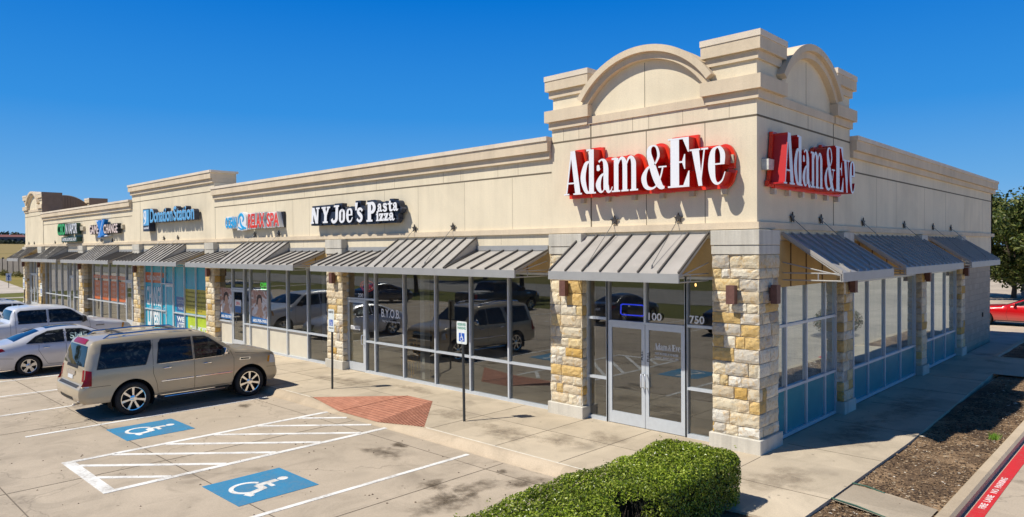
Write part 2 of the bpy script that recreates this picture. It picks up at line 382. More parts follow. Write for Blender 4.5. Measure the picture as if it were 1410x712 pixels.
# condensed fat-face serif letters: P = polygon, S = stroke with a width at every point
GL = {
 'A': (.50, [('P', [(.19, 1), (.325, 1), (.475, .03), (.325, .03)]), ('P', [(.20, .98), (.235, .98), (.095, .03), (.06, .03)]), ('P', [(.11, .25), (.36, .25), (.355, .285), (.115, .285)]), ('P', [(0, 0), (.155, 0), (.155, .033), (0, .033)]), ('P', [(.275, 0), (.52, 0), (.52, .035), (.275, .035)])]),
 'd': (.43, [('P', [(.25, .03), (.385, .03), (.385, .99), (.25, .99)]), ('P', [(.18, 1), (.30, 1), (.30, .965), (.18, .96)]), ('P', [(.25, 0), (.44, 0), (.44, .035), (.25, .035)]), ('S', [(.27, .72, .03), (.16, .66, .10), (.085, .37, .145), (.16, .08, .10), (.27, .02, .03)])]),
 'a': (.46, [('S', [(.285, .06, .13), (.285, .3, .13), (.285, .55, .13), (.25, .69, .09), (.17, .735, .035), (.10, .69, .05)]), ('S', [(.045, .56, .10), (.085, .56, .14), (.125, .57, .10)]), ('S', [(.25, .43, .03), (.15, .36, .07), (.085, .19, .135), (.13, .05, .08), (.20, .03, .03), (.26, .12, .02)]), ('S', [(.31, .16, .10), (.345, .03, .08), (.41, .03, .03), (.455, .12, .02)])]),
 'm': (.65, [('P', [(.055, .03), (.17, .03), (.17, .735), (.055, .735)]), ('P', [(0, .74), (.12, .74), (.12, .705), (0, .70)]), ('S', [(.15, .56, .02), (.20, .69, .045), (.27, .72, .07), (.325, .62, .115), (.332, .45, .118), (.332, .03, .118)]), ('S', [(.37, .56, .02), (.42, .69, .045), (.49, .72, .07), (.545, .62, .115), (.552, .45, .118), (.552, .03, .118)]), ('P', [(0, 0), (.215, 0), (.215, .033), (0, .033)]), ('P', [(.245, 0), (.425, 0), (.425, .034), (.245, .034)]), ('P', [(.46, 0), (.66, 0), (.66, .035), (.46, .035)])]),
 '&': (.60, [('S', [(.33, .50, .03), (.42, .68, .06), (.38, .86, .05), (.29, .905, .03), (.21, .85, .09), (.20, .72, .12), (.28, .47, .155), (.38, .20, .16), (.47, .05, .12), (.56, .02, .04)]), ('S', [(.27, .50, .025), (.15, .43, .06), (.07, .25, .125), (.12, .07, .10), (.25, .015, .05), (.38, .08, .035), (.47, .25, .035), (.52, .44, .035)]), ('P', [(.42, .435), (.61, .435), (.61, .465), (.42, .465)])]),
 'E': (.50, [('P', [(.06, .02), (.255, .02), (.255, .98), (.06, .98)]), ('P', [(0, .965), (.475, .965), (.475, 1), (0, 1)]), ('P', [(0, 0), (.485, 0), (.485, .036), (0, .036)]), ('P', [(.475, .985), (.34, .965), (.455, .70), (.478, .70)]), ('P', [(.485, .02), (.35, .034), (.465, .32), (.488, .32)]), ('P', [(.25, .49), (.38, .49), (.38, .525), (.25, .525)]), ('P', [(.395, .36), (.395, .66), (.375, .66), (.32, .51), (.375, .36)])]),
 'v': (.38, [('P', [(.045, .72), (.195, .72), (.265, 0), (.185, 0)]), ('P', [(.29, .71), (.32, .71), (.235, .0), (.205, .0)]), ('P', [(0, .705), (.225, .705), (.225, .74), (0, .74)]), ('P', [(.245, .705), (.385, .705), (.385, .741), (.245, .741)])]),
 'e': (.38, [('S', [(.305, .40, .09), (.31, .58, .10), (.26, .70, .07), (.19, .725, .035), (.11, .64, .10), (.085, .38, .145), (.12, .12, .10), (.20, .02, .05), (.30, .08, .03), (.36, .24, .02)]), ('P', [(.10, .385), (.35, .385), (.35, .415), (.10, .415)])]),
 'N': (.62, [('P', [(.06, 0), (.17, 0), (.17, 1), (.06, 1)]), ('P', [(.45, 0), (.55, 0), (.55, 1), (.45, 1)]), ('P', [(.06, 1), (.24, 1), (.55, 0), (.38, 0)]), ('P', [(0, 0), (.24, 0), (.24, .06), (0, .06)]), ('P', [(.38, .94), (.63, .94), (.63, 1), (.38, 1)])]),
 'Y': (.62, [('P', [(.04, 1), (.24, 1), (.39, .45), (.24, .45)]), ('P', [(.48, 1), (.58, 1), (.39, .45), (.30, .45)]), ('P', [(.23, 0), (.40, 0), (.40, .47), (.23, .47)]), ('P', [(0, .94), (.30, .94), (.30, 1), (0, 1)]), ('P', [(.40, .94), (.63, .94), (.63, 1), (.40, 1)]), ('P', [(.14, 0), (.49, 0), (.49, .06), (.14, .06)])]),
 'J': (.55, [('S', [(.42, .97, .18), (.42, .5, .18), (.41, .2, .17), (.30, .05, .11), (.16, .06, .12), (.09, .20, .14)]), ('P', [(.22, .94), (.56, .94), (.56, 1), (.22, 1)])]),
 'o': (.46, [('S', [(.23, .72, .05), (.10, .60, .13), (.09, .37, .16), (.10, .14, .13), (.23, .02, .05), (.36, .14, .13), (.37, .37, .16), (.36, .60, .13), (.235, .72, .05)])]),
 "'": (.14, [('P', [(.0, 1), (.15, 1), (.10, .62), (.03, .62)])]),
 's': (.40, [('S', [(.34, .60, .08), (.26, .71, .07), (.13, .68, .10), (.10, .54, .13), (.20, .40, .15), (.30, .26, .14), (.28, .09, .11), (.16, .02, .07), (.05, .14, .08)])]),
 'P': (.56, [('P', [(.07, .02), (.25, .02), (.25, .98), (.07, .98)]), ('S', [(.22, .965, .06), (.38, .92, .13), (.46, .72, .18), (.38, .52, .13), (.22, .46, .06)]), ('P', [(0, .94), (.30, .94), (.30, 1), (0, 1)]), ('P', [(0, 0), (.34, 0), (.34, .06), (0, .06)])]),
 't': (.32, [('S', [(.15, .95, .10), (.15, .4, .14), (.17, .1, .13), (.25, .03, .07), (.31, .1, .04)]), ('P', [(.02, .66), (.30, .66), (.30, .73), (.02, .73)])]),
 'i': (.26, [('P', [(.07, .02), (.21, .02), (.21, .72), (.07, .72)]), ('P', [(0, .67), (.2, .67), (.2, .735), (0, .735)]), ('P', [(0, 0), (.27, 0), (.27, .06), (0, .06)]), ('S', [(.07, .92, .10), (.14, .92, .16), (.21, .92, .10)])]),
 'z': (.40, [('P', [(.02, .65), (.37, .65), (.37, .73), (.02, .73)]), ('P', [(.21, .66), (.37, .70), (.18, .05), (.02, .05)]), ('P', [(.02, 0), (.39, 0), (.39, .08), (.02, .08)]), ('P', [(.02, .65), (.08, .65), (.06, .5), (.02, .5)]), ('P', [(.39, .08), (.33, .08), (.36, .23), (.39, .23)])]),
}
def glyph(mb, ch, fr, u0, u1, v0, cap, d0, d1, m, ms, grow=0, shear=0):
    w, parts = GL[ch]; k = (u1 - u0) / w
    for i, (kind, q) in enumerate(parts):
        dd = d1 + .0006 * i - (.0003 if grow else 0)
        if kind == 'P':
            poly = [(u0 + x * k + shear * y * cap, v0 + y * cap) for x, y in q]
            mb.prism(grow_poly(poly, grow), fr, d0, dd, m, ms)
        else:
            T = lambda p, d: fr(p[0], p[1], d)
            ww = (k + cap) / 2
            ribbon(mb, [(u0 + x * k + shear * y * cap, v0 + y * cap, w_ * min(k, ww)) for x, y, w_ in q], T, d0, dd, m, ms, grow)
# ------------------------------------------------------------------ palette
STUC = stucco('stucco_cream', (.82, .715, .525), .12)
TAN = stucco('stucco_tan', (.74, .61, .44), .18)
TANL = stucco('coping_tan', (.80, .69, .55), .12)
CAPST = stucco('limestone_cap', (.66, .62, .53), .5)
STONE = attr_mat('ashlar_stone', .92, .9, 24, .15, True)
MORT = M('mortar', (.42, .37, .30), .95, var=.2, scale=9, bmp=.4)
CMU = attr_mat('painted_block', .9, .35, 40, .15)
ALU = M('aluminium_frame', (.60, .64, .67), .42, .25, var=.05, scale=8)
ALUD = M('dark_gasket', (.05, .055, .06), .6)  # dark finish of the door thresholds
GL_F = glass('front_glass', (.50, .49, .46), .19, dust=.035)
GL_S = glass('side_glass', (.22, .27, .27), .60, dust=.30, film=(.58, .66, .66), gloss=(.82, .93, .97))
SEAM = M('standing_seam_metal', (.415, .39, .355), .45, .15, var=.10, scale=2.2, spec=.5)
SEAMD = M('seam_shade_tone', (.12, .11, .098), .55, .2)  # front awning ribs coloured dark to stand in for their shadow side
FASC = M('awning_fascia', (.40, .395, .38), .45, .2, var=.06)
OCH = stucco('ochre_bounce_tone', (.58, .42, .20), .1)
BRZ = M('dark_bronze', (.075, .065, .055), .5, .4)
SCON = M('sconce_brown', (.16, .075, .06), .55, .1, var=.2, scale=12)
WHT = M('white_face', (.80, .80, .80), .4, var=.03)
BLK = M('black_face', (.012, .014, .022), .45)
DARK = M('dark_void', (.012, .011, .010), .9)
GROOVE = M('control_joint', (.16, .13, .085), .95)
HAIRJ = M('hairline_joint', (.40, .33, .235), .95)
RIB = M('ribbed_brown', (.20, .135, .10), .7, .1, var=.1)
LOT = concrete('lot_concrete', (.54, .45, .345), (.43, .36, .275), lot=True)
WALK = concrete('walk_concrete', (.60, .505, .375), (.49, .41, .30))
KERB = concrete('kerb_concrete', (.56, .46, .34), (.50, .40, .28))
PADC = concrete('pad_concrete', (.52, .47, .39), (.42, .37, .30))
JOINT = M('joint_dark', (.17, .14, .105), .95)
JOINTL = M('joint_highlight', (.72, .68, .58), .9, var=.15, scale=7)
WPAINT = paintmat('white_road_paint', (.82, .81, .77), .75)
BPAINT = paintmat('blue_road_paint', (.045, .235, .42), .28)
RPAINT = paintmat('red_road_paint', (.60, .03, .035), .3)

# ------------------------------------------------------------------ ground
def sheet(name, poly, z, mat, parent=None):
    mb = MB(); mb.add([(x, y, z) for x, y in poly], [tuple(range(len(poly)))]); return mb.build(name, mat, parent)
def rect(x0, y0, x1, y1): return [(x0, y0), (x1, y0), (x1, y1), (x0, y1)]

def grass_mat(name, a, b, c):
    m, n, l = new_mat(name); v = mapping(n, l)
    f = noise(n, l, v, .05, 7, .65, .5); g = noise(n, l, v, 9, 5, .8)
    col = ramp(n, l, f, [(.3, a), (.5, b), (.7, c)])
    col = mixc(n, l, 1, col, ramp(n, l, g, [(.25, .6), (.75, 1.3)]), 'MULTIPLY')
    out(n, l, princ(n, l, col, .95, 0, .1, bump(n, l, g, .8, .05))); return m
GRASS = grass_mat('verge_grass', (.10, .12, .03), (.15, .15, .045), (.21, .18, .07))
DRY = grass_mat('dry_field', (.19, .16, .065), (.31, .235, .10), (.25, .20, .09))
g = MB(); g.add([(-3000, -3000, -.19), (3000, -3000, -.19), (3000, 3000, -.19), (-3000, 3000, -.19)], [(0, 1, 2, 3)])
struct(g.build('ground', GRASS))

lot = struct(sheet('parking_lot', [(-60, -22), (140, -22), (140, 110), (-60, 110)], -.15, LOT))
# road, path and far drive on the left; road behind the viewer
struct(sheet('road', [(-76, -30), (-76, 5), (-103, 8), (-230, 22), (-230, -30)], -.172, concrete('far_road', (.56, .49, .41), (.50, .44, .37))))
struct(sheet('path', [(-67.5, -30), (-66, -30), (-69, 60), (-70.5, 60)], -.176, PADC))
ASPH = concrete('road_concrete', (.30, .285, .26), (.25, .235, .215))
struct(sheet('street', rect(-400, -46, 400, -31), -.17, ASPH))

# lot joints (a 4.6 m grid cut in the slab)
jm = MB()
for y in (-7.58, -10.1, -14.6, -19.0): jm.box(-62, 9, y - .009, y + .009, -.149, -.1455)
jm.box(-62, -.9, -3.86, -3.848, -.149, -.1455)
for i in range(13):
    x = -8.2 - 4.6 * i
    jm.box(x - .007, x + .007, -22, -3.4, -.1485, -.1457)
jm.box(-3.35, -3.336, -22, -3.4, -.1485, -.1457)
for y in (-6, -1.4, 3.2, 7.8, 12.4): jm.box(3.67, 30, y - .008, y + .008, -.149, -.1455)
jm.box(8.0, 8.016, -22, 40, -.1485, -.1457)
jm.build('slab_joint', JOINT, lot)

# parking paint
def line(mb, x0, y0, x1, y1, w=.1, z0=-.1495, z1=-.144):
    d = Vector((x1 - x0, y1 - y0)).normalized(); nx, ny = -d.y * w / 2, d.x * w / 2
    mb.prism([(x0 + nx, y0 + ny), (x1 + nx, y1 + ny), (x1 - nx, y1 - ny), (x0 - nx, y0 - ny)], ground(0), z0, z1, back=False)
def stall(x, y0=-3.42, y1=-8.95):
    mb = MB(); line(mb, x, y0, x, y1); mb.build('stall_line', WPAINT, lot)
stall(-4.24, -3.45, -9.0)
for x in (-12.2, -14.95, -17.7, -20.4, -23.15, -25.9, -28.6, -31.4, -34.1, -36.8): stall(x, -3.5, -9.0)
for x in (-45.0, -50.5, -56.0): stall(x)
for i in range(18): stall(-3.0 - 2.75 * i, -16.2, -21.6)
hm = MB()
line(hm, -9.42, -3.35, -9.42, -8.95, .13); line(hm, -7.08, -3.25, -7.08, -8.95, .13, -.1495, -.1438)
hm.prism(rect(-9.48, -9.0, -7.02, -8.8), ground(0), -.1495, -.1434)
for i in range(7):
    # diagonal bars at 45 degrees between the two side lines
    c0 = -10.13 + i * .995 + 9.36
    xa = max(-9.36, -8.82 - c0); xb = min(-7.14, -3.36 - c0)
    line(hm, xa, xa + c0, xb, xb + c0, .12, -.1495, -.1442 + .0001 * i)
hm.build('hatching', WPAINT, lot)

def wheelchair(mb, fr, s, d0, d1):
    """symbol about 1 unit tall, centred"""
    T = lambda p, d: fr(p[0] * s, p[1] * s, d)
    a = [(.0, .42, .0), (.06, .42, .13), (-.06, .42, .13)]
    mb.prism([(s * (-.07 + .085 * math.cos(t * PI / 6)), s * (.41 + .085 * math.sin(t * PI / 6))) for t in range(12)], fr, d0, d1)
    ribbon(mb, [(-.06, .31, .12), (-.05, .13, .12), (-.035, -.03, .12)], T, d0, d1 + .0003, 0, 0)
    ribbon(mb, [(-.05, .13, .07), (.17, .13, .07)], T, d0, d1 + .0006, 0, 0)
    ribbon(mb, [(-.05, -.03, .11), (.17, -.03, .11), ], T, d0, d1 + .0009, 0, 0)
    ribbon(mb, [(.14, .0, .11), (.26, -.34, .11)], T, d0, d1 + .0012, 0, 0)
    ribbon(mb, [(.22, -.35, .08), (.36, -.30, .08)], T, d0, d1 + .0015, 0, 0)
    arc = [(-.03 + .245 * math.cos(t), -.19 + .245 * math.sin(t), .07) for t in [R(x) for x in range(115, 361, 15)]]
    ribbon(mb, arc, T, d0, d1 + .0018, 0, 0, k=2)
for (cx, cy) in ((-5.5, -7.05), (-10.9, -6.92)):
    b = MB(); b.box(cx - .68, cx + .68, cy - .70, cy + .70, -.1495, -.1445)
    pad = b.build('accessible_pad', BPAINT, lot)
    w = MB(); wheelchair(w, frame((cx, cy, 0), (1, 0, 0), (0, 1, 0), (0, 0, 1)), 1.08, -.1445, -.1425)
    w.build('wheelchair_symbol', WPAINT, pad)
# oil stains are colour in the slab, worn as thin films
def blob(cx, cy, rx, ry, z, seed, n=28):
    rd = random.Random(seed); ph = [rd.uniform(0, 6.28) for _ in range(5)]
    o = []
    for i in range(n):
        t = 2 * PI * i / n; r = 1 + .18 * math.sin(2 * t + ph[0]) + .15 * math.sin(3 * t + ph[1]) + .1 * math.sin(5 * t + ph[2])
        o.append((cx + rx * r * math.cos(t), cy + ry * r * math.sin(t)))
    return o
def film(name, col, a):
    m, n, l = new_mat(name); v = mapping(n, l)
    f = noise(n, l, v, 3.2, 7, .72)
    at = n.new('ShaderNodeVertexColor'); at.layer_name = 'Col'
    sp = n.new('ShaderNodeSeparateColor'); l.new(at.outputs[0], sp.inputs[0])
    lwt = val(n, l, 'MULTIPLY', ramp(n, l, val(n, l, 'ADD', f, val(n, l, 'MULTIPLY_ADD', sp.outputs[0], .35, -.30)), [(.34, 0.0), (.66, a)]), sp.outputs[0])
    tr = n.new('ShaderNodeBsdfTransparent'); mx = n.new('ShaderNodeMixShader')
    l.new(lwt, mx.inputs[0]); l.new(tr.outputs[0], mx.inputs[1]); l.new(princ(n, l, col, .8, 0, .2), mx.inputs[2])
    out(n, l, mx.outputs[0]); return m
OIL = film('oil_film', (.10, .075, .05), .8)
def fan(mb, cx, cy, rx, ry, z, seed):
    """soft edged patch: ring colours fade to nothing at the rim"""
    p = blob(cx, cy, rx, ry, z, seed); n = len(p)
    q = [(cx + (x - cx) * .5, cy + (y - cy) * .5) for x, y in p]
    mb.ring(p, q, (cx, cy), z)

sm = MB()
for i, (cx, cy, rx, ry) in enumerate([(-5.55, -4.45, .5, .42), (-5.75, -3.95, .22, .2), (-2.75, -4.75, .42, .55), (-2.35, -3.95, .38, .42), (-3.35, -5.1, .3, .38), (-2.6, -5.5, .4, .8), (-3.0, -3.75, .12, .15),
                                      (-11.6, -4.4, .3, .22), (-16.4, -4.6, .5, .9), (-19, -5, .5, .8), (-4.8, -10.5, .6, .9)]):
    fan(sm, cx, cy, rx * 1.3, ry * 1.3, -.1425 + .0002 * i, i + 3)
sm.build('oil_stain', OIL, lot)
# little specks of gravel and dirt on the slab
dm = MB(); rd = random.Random(5)
for i in range(260):
    x = rd.uniform(-16, -1); y = rd.uniform(-11, -3.4); r = rd.uniform(.008, .022)
    dm.add([(x - r, y, -.149), (x + r * .7, y - r, -.149), (x + r, y + r, -.149), (x, y, -.149 + r * .8)], [(0, 1, 3), (1, 2, 3), (2, 0, 3)])
dm.build('grit', M('grit_brown', (.14, .10, .07), .95), lot)['kind'] = 'stuff'

# sidewalk with a dropped ramp cut into its edge
SW = [(-60, -3.05), (-10.6, -3.05), (-8.9, -1.28), (-7.9, -1.28), (-6.06, -3.05), (-1.0, -3.05), (1.9, -3.05), (1.9, 2.5), (1.62, 12.5), (1.62, 16.1), (.02, 16.1), (.02, .0), (-60, .0)]
sw = MB(); sw.prism(SW, ground(0), -.2, 0)
walk = struct(sw.build('sidewalk', WALK))
sj = MB()
for x in (-.0, -2.3, -3.9, -5.88, -11.3, -12.9, -14.4, -16.0, -17.6, -19.2, -20.8, -22.4, -24, -27, -30, -33, -36, -39, -42, -45, -48, -51, -54):
    if x == 0: sj.box(.19, .2, -3.05, -.3, .0, .0035)
    else: sj.box(x - .006, x + .006, -3.05, -.03, .0, .0035)
sj.box(-60, -9.0, -1.5, -1.49, .0, .0032); sj.box(-7.7, .19, -1.5, -1.49, .0, .0032)
for y in (-1.69, .9, 3.4, 5.9, 8.4, 10.9): sj.box(.21, 1.9 - max(0, y - 2.5) * .028, y - .006, y + .006, .0, .0035)
sj.build('walk_joint', JOINT, walk)
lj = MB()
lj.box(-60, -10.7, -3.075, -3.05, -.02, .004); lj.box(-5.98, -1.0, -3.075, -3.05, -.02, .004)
lj.build('joint_edge_highlight', JOINTL, walk)  # pale joint strip also paints the highlight on the kerb's top edge
# patches of a drier and a wetter tone by the doors
film2 = film('walk_stain', (.25, .20, .145), .5)
ws = MB()
for i, (cx, cy, rx, ry) in enumerate([(-4.5, -2.2, .9, .5), (-3.2, -1.9, .5, .5), (-2.6, -1.2, .6, .4), (-12, -1.2, 1.2, .5), (-9.5, -.6, .9, .3), (-6.6, -1.9, .5, .5), (1.0, -1.3, .6, .7), (.9, 2.5, .5, 1.6), (1.0, 6, .5, 2.2)]):
    fan(ws, cx, cy, rx * 1.5, ry * 1.4, .0042 + .0002 * i, i + 40)
ws.build('walk_stain', film2, walk)

KP = [(-3.075, -.2), (-3.075, -.0), (-3.17, -.004), (-3.215, -.03), (-3.30, -.135), (-3.36, -.148), (-3.36, -.2)]
def kerb_run(mb, x0, x1, drop0=0, drop1=0):
    fr = frame((0, 0, 0), (0, 1, 0), (0, 0, 1), (1, 0, 0))
    n = len(KP)
    def P(x, k): return [(x, y, (z if z < -.14 else -.146 + (z + .146) * k)) for y, z in KP]
    a, b = P(x0, 1 - drop0), P(x1, 1 - drop1)
    mb.add(a + b, [(i, i + n, (i + 1) % n + n, (i + 1) % n) for i in range(n)] + [tuple(range(n)), tuple(range(2 * n - 1, n - 1, -1))])
kb = MB(); kerb_run(kb, -60, -10.6); kerb_run(kb, -10.6, -9.2, 0, .93); kerb_run(kb, -9.2, -7.6, .93, .93); kerb_run(kb, -7.6, -6.06, .93, 0); kerb_run(kb, -6.06, -.9)
kb.cbox(-.98, -.8, -9.6, -3.36, -.2, -.004, .03)
kb.cbox(3.2, 3.42, -30, 12.3, -.2, -.01, .04); kb.cbox(.95, 3.42, 16.1, 16.3, -.2, .02, .04); kb.cbox(.95, 1.15, 16.31, 23.4, -.2, .02, .04); kb.cbox(3.2, 3.42, 16.31, 23.4, -.2, .02, .04); kb.cbox(1.16, 3.19, 23.2, 23.4, -.2, .02, .04)
kb.cbox(-.79, 1.9, -9.6, -9.42, -.2, -.004, .03)
struct(kb.build('kerb', KERB, smooth=True))
struct(sheet('cross_walk', [(1.62, 12.4), (3.2, 12.4), (3.2, 16.1), (1.62, 16.1)], -.004, WALK))
struct(sheet('side_strip', [(.02, 16.1), (.95, 16.1), (.95, 26), (.02, 26)], -.10, PADC))

def brick_mat():
    m, n, l = new_mat('ramp_brick'); v = mapping(n, l, (1, 1, 1))
    b = n.new('ShaderNodeTexBrick'); b.inputs['Scale'].default_value = 1; b.inputs['Brick Width'].default_value = .20; b.inputs['Row Height'].default_value = .1
    b.inputs['Mortar Size'].default_value = .006; l.new(v, b.inputs['Vector'])
    b.inputs['Color1'].default_value = (.47, .205, .13, 1); b.inputs['Color2'].default_value = (.53, .245, .16, 1); b.inputs['Mortar'].default_value = (.36, .15, .095, 1)
    c = mixc(n, l, 1, b.outputs['Color'], ramp(n, l, noise(n, l, v, 5, 5, .7), [(.3, .8), (.7, 1.12)]), 'MULTIPLY')
    out(n, l, princ(n, l, c, .85, 0, .2, bump(n, l, b.outputs['Fac'], -.4, .01))); return m
BRICK = brick_mat()
A_, B_, C_, D_, E_, F_ = (-10.6, -3.05, .003), (-8.9, -1.28, .003), (-7.9, -1.28, .003), (-6.06, -3.05, .003), (-7.6, -3.16, -.128), (-9.2, -3.16, -.128)
rm = MB(); rm.add([A_, B_, C_, D_, E_, F_], [(0, 5, 1), (1, 5, 4, 2), (2, 4, 3)])
ramp_o = struct(rm.build('kerb_ramp', BRICK))
gm = MB()
def lerp(a, b, t): return tuple(a[i] + (b[i] - a[i]) * t for i in range(3))
for i in range(1, 15):
    t = i / 15; p = lerp(C_, D_, t); q = lerp(E_, D_, t) if t > .0 else E_
    p = (p[0], p[1], p[2] + .003); q = (q[0], q[1], q[2] + .003)
    gm.tube([p, q], .008, 4)
for i in range(1, 14):
    t = i / 14; p = lerp(B_, C_, .0); a = lerp(B_, F_, t); b = lerp(C_, E_, t); gm.tube([(a[0], a[1], a[2] + .001), (b[0], b[1], b[2] + .001)], .0035, 4)
gm.tube([lerp(B_, B_, 0), F_], .008, 4); gm.tube([C_, E_], .008, 4)
gm.build('ramp_groove', M('groove_dark', (.12, .04, .03), .9), ramp_o)

# planting beds
def bed(name, x0, y0, x1, y1, z, mat, step=.22, amp=.03, seed=1):
    from mathutils import noise as mn
    nx, ny = int((x1 - x0) / step) + 1, int((y1 - y0) / step) + 1; mb = MB(); vs = []
    for j in range(ny + 1):
        for i in range(nx + 1):
            x = x0 + (x1 - x0) * i / nx; y = y0 + (y1 - y0) * j / ny
            h = mn.noise((x * .9, y * .9, seed)) * amp + mn.noise((x * 3.1, y * 3.1, seed + 5)) * amp * .6
            vs.append((x, y, z + h))
    mb.add(vs, [(j * (nx + 1) + i, j * (nx + 1) + i + 1, (j + 1) * (nx + 1) + i + 1, (j + 1) * (nx + 1) + i) for j in range(ny) for i in range(nx)])
    return struct(mb.build(name, mat, smooth=True))
def soil():
    m, n, l = new_mat('bare_soil'); v = mapping(n, l)
    a = noise(n, l, v, .8, 6, .7, .5); b = noise(n, l, v, 22, 6, .75)
    c = ramp(n, l, a, [(.33, (.085, .058, .04)), (.50, (.19, .125, .075)), (.62, (.40, .27, .16))])
    c = mixc(n, l, 1, c, ramp(n, l, b, [(.25, .5), (.5, 1.0), (.75, 1.5)]), 'MULTIPLY')
    out(n, l, princ(n, l, c, .95, 0, .1, bump(n, l, b, 1, .03))); MATS['bare_soil'] = m; return m
SOIL = soil()
bed('mulch_bed', 1.78, -10, 3.2, 12.4, -.05, SOIL, seed=3)
bed('planter_bed', 1.15, 16.3, 3.2, 23.2, -.02, SOIL, seed=8)
bed('hedge_bed', -.8, -9.42, 1.9, -3.05, -.05, SOIL, seed=9)
chip = MB(); rd = random.Random(9)
def chips(n, x0, x1, y0, y1, z):
    for i in range(n):
        y = y0 + (y1 - y0) * rd.random() ** 1.35; x = rd.uniform(x0, x1); s = rd.uniform(.007, .023) * (1.5 if rd.random() < .1 else 1)
        k = rd.random()
        chip.cc = (.075, .05, .034) if k < .5 else ((.25, .165, .095) if k < .86 else ((.36, .28, .19) if k < .985 else (.60, .55, .47)))
        a = rd.uniform(0, PI); ca, sa = math.cos(a) * s * rd.uniform(.8, 2.2), math.sin(a) * s; h = s * rd.uniform(.3, .8)
        cz = z + rd.uniform(-.005, .02)
        chip.add([(x - ca, y - sa, cz), (x + sa * .5, y - ca * .5, cz), (x + ca, y + sa, cz), (x - sa * .5, y + ca * .5, cz), (x + s * .1, y, cz + h)], [(0, 1, 4), (1, 2, 4), (2, 3, 4), (3, 0, 4)])
chips(12500, 1.93, 3.2, -3.5, 12.3, -.05); chips(700, 1.2, 3.18, 16.4, 23, -.02)
ch = chip.build('wood_mulch', attr_mat('mulch_chip', .95, .2, 60)); tag(ch, 'dark brown wood mulch and stones littering the narrow bed beside the side walk', 'mulch', kind='stuff')
cp = MB(); cp.add([(1.93, -.70, -.012), (2.5, -.80, -.008), (3.19, -1.0, -.02), (3.19, -2.05, -.02), (2.6, -1.84, -.008), (1.93, -1.63, -.012)], [(5, 4, 3, 2, 1, 0)])
struct(cp.build('gravel', concrete('pale_gravel', (.50, .43, .33), (.36, .29, .21))))
for pts, lab in (([(1.9, -.665, .0), (2.15, -.72, .012), (2.42, -.80, -.012)], 'short green edging strip on the far side of the pale gravel crossing'), ([(1.9, -1.6, .0), (2.3, -1.72, .012), (2.75, -1.87, -.008)], 'longer green edging strip on the near side of the pale gravel crossing')):
    ed = MB(); ed.tube(pts, .012, 6); tag(ed.build('landscape_edging', M('edging_green', (.03, .10, .07), .7)), lab, 'edging', 'edging strips of the gravel crossing')
wd = MB(); rd = random.Random(3)
for i in range(90):
    a = rd.uniform(0, 6.28); r = rd.uniform(.0, .10); x, y = 3.02 + r * math.cos(a), 4.15 + r * math.sin(a) * 1.6; h = rd.uniform(.06, .15); b = rd.uniform(-.05, .05)
    wd.add([(x - .008, y, -.05), (x + .008, y, -.05), (x + b, y + b, -.05 + h)], [(0, 1, 2)])
tag(wd.build('weed', leafmat('weed_green', [(.10, .20, .02), (.20, .32, .04)])), 'small bright green weed tuft growing at the edge of the mulch bed', 'weed')

# fire lane
fl = MB(); fl.box(3.47, 3.67, -25, 14, -.1495, -.1445); fire = fl.build('fire_lane_stripe', RPAINT, lot)
tx = MB(); text(tx, 'FIRE  LANE   NO  PARKING', frame((0, 0, 0), (0, 1, 0), (-1, 0, 0), (0, 0, 1)), -.12, 1.80, -3.615, -3.525, -.1445, -.1425, bold=.012)
tx.build('fire_lane_lettering', WPAINT, fire)
# ------------------------------------------------------------------ the shopping strip
bld = thing('shopping_strip', 'long single storey cream stucco shopping strip with arched corner towers and stone piers', 'building')
wall = MB()
XL = -55.2
def wbox(x0, x1, y0, y1, z0, z1): wall.box(x0, x1, y0, y1, z0, z1)
wbox(-50.3, -33.1, 0, .3, 3.24, 6.1); wbox(-33.1, -23.4, 0, .95, 3.24, 6.66); wbox(-23.4, -5.0, 0, .3, 3.24, 6.1)   # front
wbox(-.3, 0, 5.0, 22.0, 3.0, 6.1)                                                                              # side
wbox(XL, XL + .3, 4.9, 22.0, 0, 6.1); wbox(XL, -.0, 21.7, 22.0, 3.0, 6.1)
wbox(XL + .3, -.3, 5.0, 21.7, 5.2, 5.4); wbox(-50, -5, .3, 5, 5.2, 5.4); wbox(-4.99, -.31, .31, 4.99, 6.40, 6.45); wbox(XL + .31, -50.3, .31, 4.99, 6.40, 6.45)                                        # roof deck; unseen tower lids added to stop sun leaking onto the walk
for x0, x1 in ((-14.75, -13.65), (-24.0, -23.1), (-32.6, -31.55), (-41.75, -40.8), (-50.9, -49.9)): wbox(x0, x1, .01, .3, 0, 3.24)
wbox(-5.0, -3.98, .01, .3, 0, 3.24); wbox(-55.2, -54.1, .01, .3, 0, 3.24)
wbox(-.9, -.02, .02, .9, 0, 3.24)
for y0, y1 in ((4.13, 4.8), (10.65, 11.4), (15.75, 16.35)): wbox(-.3, -.01, y0, y1, 0, 3.0)
wbox(-.3, 0, .7, 5.0, 3.12, 3.24); wbox(-.28, -.002, 5.0, 16.3, 3.0, 3.02)
wbox(XL, XL + .3, 0, 4.9, 0, 3.24)
wall.build('wall', STUC, bld)

